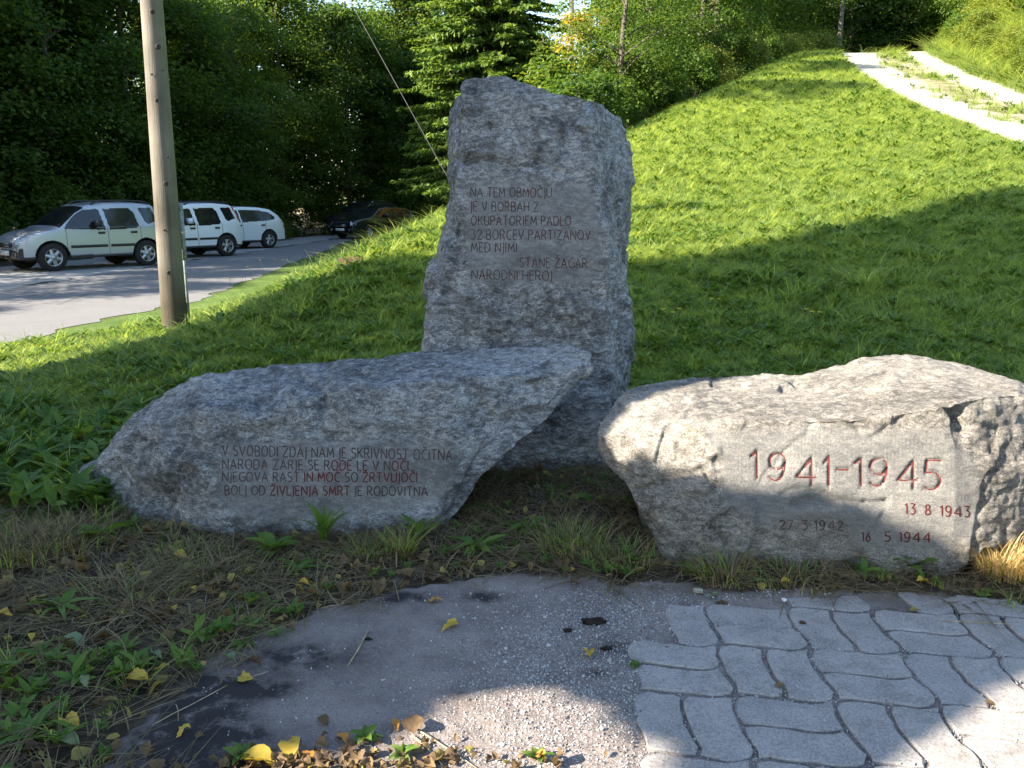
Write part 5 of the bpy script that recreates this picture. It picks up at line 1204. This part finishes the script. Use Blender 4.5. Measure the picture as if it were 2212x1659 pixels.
o = scatter('broad_leaf_growth', np.stack([X, Y, H(X, Y)], -1), np.stack([r.normal(size=n) * .2, r.normal(size=n) * .2, r.random(n) * 6.28], -1), 1.0 + .8 * r.random(n), [GV[5], GV[6]]); tag(o, 'broad-leaved growth in the lawn left of the verse boulder', 'weeds')
# low green sprigs in the soil
X, Y = soilpts(2600, .004); m_ = (n2(X, Y, 2.1, 44) > .12) & ((X < -.4) | (Y > 2.85)); X, Y = X[m_], Y[m_]; n = len(X)
o = scatter('low_green_weeds', np.stack([X, Y, gz(X, Y)], -1), np.stack([r.normal(size=n) * .2, r.normal(size=n) * .2, r.random(n) * 6.28], -1), (.30 + .5 * r.random(n)) * np.where((Y > 2.95) & (X > -1.6), .62, 1.0), [GV[5], GV[6], GV[0], GV[7]], r.choice([0, 1, 2, 3], n, p=[.42, .36, .18, .04])); tag(o, 'small green weeds and grass sprouting from the soil strip', 'weeds')
# gravel grains
def pebble(seed, m, flat_=.65):
    rr = np.random.default_rng(seed); bm_v = []; import bmesh
    bm = bmesh.new(); bmesh.ops.create_icosphere(bm, subdivisions=1, radius=1.0)
    for v_ in bm.verts: v_.co *= .75 + .5 * rr.random(); v_.co.z *= flat_
    me_ = bpy.data.meshes.new('gravel_grain'); bm.to_mesh(me_); bm.free(); me_.materials.append(m); return me_
def grain(name, stops):
    m_, nt, b = mat(name); L(nt, ramp(nt, N(nt, 'ObjectInfo').outputs['Random'], stops), b.inputs['Base Color']); b.inputs['Roughness'].default_value = .85; return m_
GRN = grain('mixed_gravel', [(.0, (.06, .06, .065)), (.3, (.16, .155, .16)), (.6, (.26, .25, .25)), (1, (.44, .43, .42))])
PEB = [pebble(s, GRN) for s in (1, 2, 3)]
gc = []
for (px, py, rx, ry, n_) in ((1330, 1330, .22, .12, 1500), (1230, 1480, .20, .20, 1700), (1180, 1640, .28, .2, 1500), (1130, 1400, .2, .25, 500), (1370, 1500, .05, .3, 900), (700, 1480, .5, .3, 350), (1150, 1070, .16, .10, 500), (1560, 1290, .5, .03, 500)):
    c_ = gnd(px, py)[:2]; gc.append(np.stack([c_[0] + r.normal(size=n_) * rx, c_[1] + r.normal(size=n_) * ry], -1))
gc = np.concatenate(gc); ok = ~pave_mask(gc[:, 0], gc[:, 1]) & (gc[:, 1] > 1.2); ok &= (dustval(gc[:, 0], gc[:, 1]) > .5) | (gc[:, 1] > 3.8); gc = gc[ok]
js = []
for (a0, b0, w_, h_) in cells:
    for q in range(60):
        t = r.random(); e = r.integers(0, 2)
        a, bb = (a0 + w_ * t, b0) if e else (a0, b0 + h_ * t)
        x, y = pav_world(a + r.normal() * .004, bb + r.normal() * .004); js.append((x, y))
for q in range(700):
    c0 = cells[r.integers(0, len(cells))]; js.append(pav_world(c0[0] + c0[2] * r.random(), c0[1] + c0[3] * r.random()))
js = np.array(js); allp = np.concatenate([gc, js]); z = np.concatenate([gz(gc[:, 0], gc[:, 1]) + .001, np.where(np.arange(len(js)) < len(js) - 700, -.005, .004)]); n = len(allp)
s_ = .0014 + .0022 * r.random(n) ** 3 + .0005; s_[:len(gc)] *= 1.25; big = r.random(n) < .02; s_[big] *= 2.0
o = scatter('gravel', np.c_[allp, z], r.random((n, 3)) * 6.28, s_, PEB); tag(o, 'fine grey gravel scattered on the concrete and in paver joints', 'gravel')

# ---- single plants: every broad leaf a part
def plant(name, label, p, n, L_, w_, up, m, seed, group=None, stalks=0, arch=.45, leafname='leaf'):
    rr = np.random.default_rng(seed); root = empty(name, (float(p[0]), float(p[1]), float(gz(p[0], p[1])) + .003)); tag(root, label, 'plant', group)
    for k in range(n):
        V, F = leaf_strip(L_ * (.65 + .5 * rr.random()), w_ * (.7 + .5 * rr.random()), arch * (.6 + .8 * rr.random()), 8, 0, .0015, rr, .55)
        el = up * (.5 + .7 * rr.random()); a = 6.283 * (k / n) + rr.normal() * .25
        Me = Matrix.Rotation(a, 3, 'Z') @ Matrix.Rotation(-el, 3, 'Y') @ Matrix.Rotation(rr.normal() * .3, 3, 'X')
        V = V @ np.array(Me).T; V[:, 2] = np.maximum(V[:, 2], .004); add(leafname, mkmesh('leaf', V, F, m, True), root)
    for k in range(stalks):
        t = MB(); a = rr.random() * 6.28; h = L_ * (1.0 + .8 * rr.random()); e = np.array([math.cos(a) * h * .25, math.sin(a) * h * .25, h]); t.tube([[0, 0, 0], e * .5 + [0, 0, h * .05], e], [.0016, .0014, .001], 5)
        s2 = add('seed_stalk', t.mesh('seed_stalk', GR_DRY), root)
    return root
def gp(px, py):
    return gnd(px, py)
PL = [('plantain_plant', 'upright narrow-leaved weed against the verse boulder under its last line', 700, 1178, 11, .19, .032, 1.15, 0), ('dock_plant', 'leafy dock weed in front of the verse boulder, left of the upright weed', 590, 1195, 16, .13, .05, .7, 0),
      ('dock_plant', 'dock weed with big round drooping leaves by the left end of the verse boulder', 215, 1170, 8, .13, .085, .6, 2), ('plantain_plant', 'broad-leaved weed by the tuft under the jutting end of the verse boulder', 905, 1165, 10, .17, .035, .9, 0),
      ('dandelion_plant', 'spreading weed on the soil between the two boulders', 1030, 1190, 12, .15, .030, .45, 0), ('dandelion_plant', 'narrow spreading weed beneath the overhang beside the gravel patch', 1140, 1150, 10, .14, .026, .45, 0),
      ('plantain_plant', 'flat rosette with strap leaves on the soil at far left', 130, 1320, 9, .15, .028, .35, 1), ('clover_plant', 'small light green rosette at the soil edge of the concrete', 530, 1392, 8, .065, .02, .4, 0),
      ('dock_plant', 'leafy weed below the dated boulder under the 1944 line', 1960, 1235, 14, .12, .045, .75, 1), ('dock_plant', 'small dark-leaved weed at the left foot of the dated boulder', 1500, 1245, 9, .09, .04, .6, 0),
      ('dock_plant', 'pale leafy weed farther right along the foot of the dated boulder', 1860, 1245, 9, .09, .03, .8, 0), ('dandelion_plant', 'bright grassy weed cluster left of the verse boulder tip', 30, 1005, 14, .13, .045, .9, 0),
      ('dandelion_plant', 'broad-leaved clump in the lawn edge at far left', 10, 1070, 12, .12, .04, .8, 0), ('clover_plant', 'tiny weed sprig beside the paver edge', 1370, 1442, 8, .03, .016, .5, 0),
      ('plantain_plant', 'flat green weed in the lower left litter', 90, 1425, 8, .11, .03, .4, 0), ('dandelion_plant', 'green weed in front of the boulder, between dock and tuft', 640, 1235, 9, .12, .03, .4, 0),
      ('clover_plant', 'low clover at bottom left of the concrete edge', 520, 1640, 9, .05, .022, .6, 0), ('clover_plant', 'clover sprig among fallen leaves at the bottom middle', 790, 1600, 10, .05, .024, .6, 0), ('clover_plant', 'bright clover at the bottom edge under the long straws', 870, 1640, 10, .05, .024, .7, 0),
      ('clover_plant', 'small weed with reddish leaves at the bottom by the pavers', 1160, 1645, 8, .055, .02, .8, 0), ('dandelion_plant', 'weed in the bottom left corner of the litter', 60, 1600, 9, .12, .03, .6, 0), ('clover_plant', 'sprig with long shoot lying on the concrete by the soil edge', 600, 1375, 6, .07, .012, .5, 0)]
for i, (nm, lb_, px, py, nl, L_, w_, up, st) in enumerate(PL): plant(nm, lb_, gp(px, py), nl, L_, w_, up, LF_WEED, 100 + i, None, st)
# dry tufts
def tuft(label, px, py, n, h, m, spread, lean, seed, green=0):
    rr = np.random.default_rng(seed); p = gp(px, py); V, F = blades(rr, n, spread, h * .5, h, .0034, lean, 5); root = empty('grass_tuft', (p[0], p[1], float(gz(p[0], p[1])))); tag(root, label, 'grass tuft')
    add('dry_blades', mkmesh('dry_blades', V, F, m), root)
    if green: V, F = blades(rr, green, spread, h * .4, h * .9, .004, lean * .8, 5); add('green_blades', mkmesh('green_blades', V, F, GR_LAWN), root)
    return root
tuft('sunlit straw-coloured grass tuft at the right foot of the dated boulder', 2165, 1245, 420, .24, GR_STRAW, .10, 1.0, 1, 40)
tuft('spiky half-dry grass tuft under the jutting end of the verse boulder', 870, 1200, 90, .20, GR_DRY, .05, .9, 2, 110)
tuft('dense dry grass tuft by the left tip of the verse boulder', 130, 1185, 320, .15, GR_DRY, .26, 1.0, 3, 90)
tuft('tangled dry tuft at the left edge of the frame', 20, 1200, 260, .18, GR_DRY, .22, 1.1, 4, 60)
tuft('wispy dry tuft at the foot of the dated boulder, left part', 1560, 1250, 110, .17, GR_DRY, .12, 1.2, 5, 50)
tuft('dry grass wisps under the middle of the dated boulder', 1700, 1255, 120, .15, GR_DRY, .18, 1.2, 6, 50)
tuft('grassy tuft between the boulders in front of the dark hollow', 1240, 1190, 130, .17, GR_DRY, .16, 1.1, 7, 160)
tuft('short green tuft at the foot of the verse boulder, below its last line', 800, 1195, 40, .10, GR_DRY, .12, 1.1, 12, 150)
tuft('short green tuft at the foot of the verse boulder, left of the dock weed', 400, 1200, 60, .10, GR_DRY, .16, 1.1, 13, 130)
tuft('low grass tuft beside the left corner of the dated boulder', 1350, 1215, 120, .14, GR_DRY, .14, 1.2, 8, 120)
tuft('flattened dry grass tuft in front of the dock weed', 470, 1235, 160, .13, GR_DRY, .2, 1.6, 9, 50)
tuft('dry tuft in the middle of the left litter', 250, 1290, 220, .13, GR_DRY, .26, 1.6, 10, 60)
for (px, py, lb_) in ((1730, 640, 'arching pale grass clump in the shaded lawn, left of the two'), (1870, 622, 'arching pale grass clump in the shaded lawn, right of the two')):
    p = hit(px, py); V, F = blades(r, 110, .16, .2, .42, .008, 1.2, 5); q = add('grass_tuft', mkmesh('grass_tuft', V, F, GR_LAWN)); q.location = p; tag(q, lb_, 'grass tuft', 'arching clumps in the lawn')

# ---- fallen leaves, one by one
FL = [(972, 1358, .085, LF_GOLD, 2.2, 'bright yellow pointed leaf lying alone in the middle of the concrete'), (941, 1300, .055, LF_ORNG, .1, 'long orange leaf on the concrete near the soil edge'), (1272, 1417, .055, LF_GOLD, 1.6, 'yellow leaf on the concrete left of the pavers'),
      (392, 1213, .06, LF_GOLD, .1, 'yellow-green leaf on the soil below the verse boulder'), (425, 1253, .05, LF_GOLD, .9, 'small yellow leaf upright below the verse boulder'), (418, 1284, .05, LF_GOLD, .6, 'dull yellow leaf just under the small upright one'),
      (497, 1428, .055, LF_PALE, .4, 'pale olive leaf at the soil and concrete border'), (532, 1471, .05, LF_GOLD, .05, 'small yellow leaf beside the dark moss stain'), (340, 1425, .07, LF_PALE, .7, 'pale green rounded leaf in the left litter'),
      (185, 1490, .065, LF_PALE, .8, 'narrow green fallen leaf with its tip up in the left litter'), (560, 1652, .095, LF_GOLD, .1, 'largest yellow leaf, sunlit at the bottom edge'), (628, 1628, .07, LF_GOLD, 1.3, 'folded yellow leaf standing beside the largest one'),
      (668, 1638, .05, LF_ORNG, .5, 'small orange leaf right of the folded yellow one'), (396, 1585, .05, LF_GOLD, 2.0, 'round yellow-brown leaf on the dark stain at bottom left'), (298, 1478, .08, LF_GOLD, .1, 'long yellow leaf lying in the left litter'),
      (160, 1405, .09, LF_PALE, .2, 'long pale curled leaf in the left litter'), (70, 1395, .06, LF_GOLD, 1.1, 'yellow leaf curled upright near the left frame edge'), (12, 1337, .06, LF_GOLD, .2, 'yellow leaf touching the left frame edge'), (155, 1583, .07, LF_GOLD, .6, 'yellow curled leaf in the lower left corner'),
      (152, 1622, .065, LF_PALE, .3, 'olive leaf in the lower left corner under the curled one'), (375, 1325, .07, LF_GOLD, 1.0, 'dull yellow leaf in the middle of the litter'), (470, 1383, .055, LF_GOLD, .3, 'yellow leaf near the right border of the litter'),
      (658, 1272, .05, LF_GOLD, .2, 'thin bright leaf at the upper concrete edge'), (590, 1262, .045, LF_BROWN, .4, 'brown leaf below the dock weed'), (350, 1448, .05, LF_GOLD, 2.7, 'yellow leaf right of the long yellow one in the litter'), (740, 1600, .055, LF_ORNG, 1.0, 'orange-brown leaf in the clover at the bottom'),
      (760, 1622, .05, LF_BROWN, 2.0, 'brown leaf in the clover at the bottom'), (700, 1562, .04, LF_BROWN, .8, 'brown leaf at the tip of the bottom weeds'), (855, 1570, .05, LF_ORNG, 1.4, 'orange leaf bunch leaf standing at the head of the long straws'), (1165, 1640, .06, LF_ORNG, .9, 'orange leaf in the small weed at the bottom by the pavers'),
      (1240, 1262, .045, LF_BROWN, 0, 'curled brown leaf on the soil edge behind the dung'), (1205, 1240, .05, LF_BROWN, 1.0, 'brown leaf below the grassy tuft between the boulders'), (1540, 1292, .055, LF_PALE, 2.5, 'pale crumpled leaf by the flat pebble at the pavers'), (1560, 1302, .05, LF_BROWN, .3, 'brown leaf beneath the pale crumpled leaf'),
      (1990, 1273, .055, LF_GOLD, 2.8, 'yellow leaf below the weed at the foot of the dated boulder'), (1700, 1268, .045, LF_GOLD, .1, 'small yellow leaf under the middle of the dated boulder'), (1635, 1262, .045, LF_PALE, 1.5, 'narrow pale leaf under the dated boulder'), (2140, 1520, .04, LF_BROWN, .9, 'reddish brown leaf on the pavers at right'),
      (1735, 1347, .03, LF_BROWN, .2, 'tiny brown leaf on the upper pavers'), (470, 1180 + 62, .06, LF_BROWN, 2.2, 'dark brown leaf in front of the verse boulder'), (220, 1345, .06, LF_BROWN, 1.2, 'brown leaf beside the rosette at left'), (85, 1300, .06, LF_GOLD, 2.2, 'yellowish leaf left of the rosette at far left')]
for i, (px, py, sz, m_, a, lb_) in enumerate(FL):
    V = LL[i % 4] * sz * 1.05; V = V * [1, .8, .5]; V = V + np.stack([r.normal(size=len(V)) * sz * .035, r.normal(size=len(V)) * sz * .035, r.normal(size=len(V)) * sz * .05], -1); V[:, 2] -= V[:, 2].min()
    p = gnd(px, py); zb = float(gz(p[0], p[1])) + .004 + (.018 if dustval(np.array(p[0]), np.array(p[1])) < .5 else .001)
    q = add('fallen_leaf', mkmesh('fallen_leaf', V, leaf_strip(1, 1)[1], m_, True)); q.location = (p[0], p[1], zb); q.rotation_euler = (r.normal() * .12, r.normal() * .12, -a)
    tag(q, lb_, 'leaf', 'fallen leaves on the ground')
# twigs and straws
TW = mottled('pale_dry_stalk', (.22, .17, .10), (.42, .34, .22), 30, .8)
for (a, b_, rad_, lb_) in (((795, 1365), (752, 1440), .0028, 'straight dry stalk standing out on the concrete'), ((330, 1570), (492, 1482), .0016, 'long thin straw across the soil and moss border'), ((885, 1572), (1030, 1662), .0026, 'long sunlit straw at the bottom, upper of the pair'),
                         ((890, 1592), (965, 1665), .0026, 'long sunlit straw at the bottom, lower of the pair'), ((690, 1318), (765, 1300), .0014, 'thin straw near the upper concrete edge'), ((845, 1245), (862, 1300), .0012, 'thin stem at the soil edge by the first tuft'),
                         ((380, 1525), (385, 1560), .0012, 'short pale straw on the dark stain'), ((540, 1468), (580, 1452), .0012, 'short straw beside the small yellow leaf'), ((2030, 1345), (2212, 1352), .0016, 'thin twig at the upper right end of the pavers')):
    p, q_ = gnd(*a), gnd(*b_); md_ = (p + q_) / 2 + [0, 0, .006]; t = MB(); p[2] += .006; q_[2] += .004; md_[0] += .004
    t.tube([p, (p + md_) / 2 + [.001, .001, .002], md_, (md_ + q_) / 2, q_], [rad_, rad_ * 1.1, rad_, rad_ * .9, rad_ * .6], 6); q = t.build('dry_stalk', TW); tag(q, lb_, 'stalk', 'dry stalks on the ground')
# pebbles, dung, bark
for (px, py, s, c_, lb_) in ((1694, 1300, .014, (.5, .5, .5), 'small pale round pebble at the upper edge of the pavers'), (1508, 1282, .022, (.30, .29, .24), 'flat brownish pebble left of the pavers by the crumpled leaf'), (1300, 1378 + 200, .008, (.6, .6, .6), 'tiny white pebble in the gravel left of the pavers')):
    me_ = pebble(int(px), flat('pebble_stone_%d' % px, c_, .8)); q = add('pebble', me_); p = gnd(px, py); q.location = (p[0], p[1], .004 + s * .4); q.scale = (s, s * .8, s * .9); tag(q, lb_, 'pebble')
DUNG = mottled('dark_crumbly_clod', (.012, .008, .006), (.04, .026, .018), 60, .95, .9, .01)
for (px, py, n_, s, lb_) in ((1283, 1345, 26, .030, 'larger dark crumbly clod on the concrete left of the pavers'), (1225, 1363, 10, .012, 'smaller dark clod beside the larger one'), (795, 1382, 9, .010, 'small dark crumb at the head of the dry stalk'), (1310, 1403, 7, .014, 'dark bark flake below the larger clod'), (1440, 1460 - 60, 5, .006, 'tiny dark crumb near the paver edge')):
    mb = MB(); rr = np.random.default_rng(int(px)); V0 = None
    import bmesh
    bm = bmesh.new(); bmesh.ops.create_icosphere(bm, subdivisions=4, radius=1)
    P = np.array([v_.co[:] for v_ in bm.verts]); P = P * (1 + .35 * fbm(P * 2.2 + px, 3, 2)[:, None] + .22 * facets(P * 3.1 + px, 4)[:, None] * 2); P[:, 2] = np.maximum(P[:, 2] * .6, -.1)
    for v_, c_ in zip(bm.verts, P): v_.co = c_
    me_ = bpy.data.meshes.new('clod'); bm.to_mesh(me_); bm.free(); me_.materials.append(DUNG); q = add('clod', me_); p = gnd(px, py); q.location = (p[0], p[1], .003); q.scale = (s * 1.3, s * .8, s * .7); tag(q, lb_, 'clod')
MH = mottled('fresh_molehill_soil', (.05, .03, .02), (.16, .09, .06), 25, .95, .9, .03)
bm = bmesh.new(); bmesh.ops.create_icosphere(bm, subdivisions=4, radius=1); P = np.array([v_.co[:] for v_ in bm.verts]); P = P * (1 + .25 * fbm(P * 3, 4, 9)[:, None]); P[:, 2] *= .35
for v_, c_ in zip(bm.verts, P): v_.co = c_
me_ = bpy.data.meshes.new('molehill'); bm.to_mesh(me_); bm.free(); me_.materials.append(MH); q = add('molehill', me_); q.location = hit(765, 574) + [0, 0, .02]; q.scale = (.22, .2, .2); tag(q, 'brown molehill on the lawn crest left of the standing stone', 'molehill')
# flowers
YEL = flat('yellow_petals', (.75, .55, .02), .6)
def flower(name, p, h, s, label, cat, group, lean=0.0, yellow=True):
    root = empty(name, tuple(p)); tag(root, label, cat, group); t = MB(); t.tube([[0, 0, 0], [lean * .3, 0, h * .6], [lean, 0, h]], [.003, .0025, .002], 5); add('stem', t.mesh('stem', LF_WEED), root)
    f = MB()
    for k in range(7):
        a = k * 6.283 / 7; f.addv([[lean, 0, h], [lean + s * math.cos(a - .35), s * math.sin(a - .35), h + s * .35], [lean + s * 1.15 * math.cos(a), s * 1.15 * math.sin(a), h + s * .3], [lean + s * math.cos(a + .35), s * math.sin(a + .35), h + s * .35]], [[0, 1, 2, 3]])
    add('flower_head', f.mesh('flower_head', YEL if yellow else GR_DRY), root)
for i, (px, py) in enumerate([(1432, 684), (1452, 692), (1536, 661), (1552, 661), (1466, 684), (1740, 684), (1752, 690), (1768, 691)]):
    p = hit(px, py + 8); flower('yellow_flower', p, .10, .022, f'{ords[i]} small yellow flower from the left in the shaded lawn right of the standing stone', 'flower', 'yellow flowers in the shaded lawn')
tx = [(572, 588), (596, 582), (612, 576), (640, 590), (655, 575), (668, 570), (690, 562), (705, 560), (722, 556), (742, 548), (760, 545), (775, 538), (790, 532), (806, 522), (824, 515), (842, 508), (858, 503), (872, 498), (500, 610), (530, 600)]
for i, (px, py) in enumerate(sorted(tx)):
    p = hit(px, py + 10); flower('weed_stalk', p, .22 + .16 * r.random(), .016, f'{ords[i]} tall thin weed stalk from the left along the lawn crest', 'weed', 'weed stalks on the lawn crest', r.normal() * .07, i % 3 != 0)
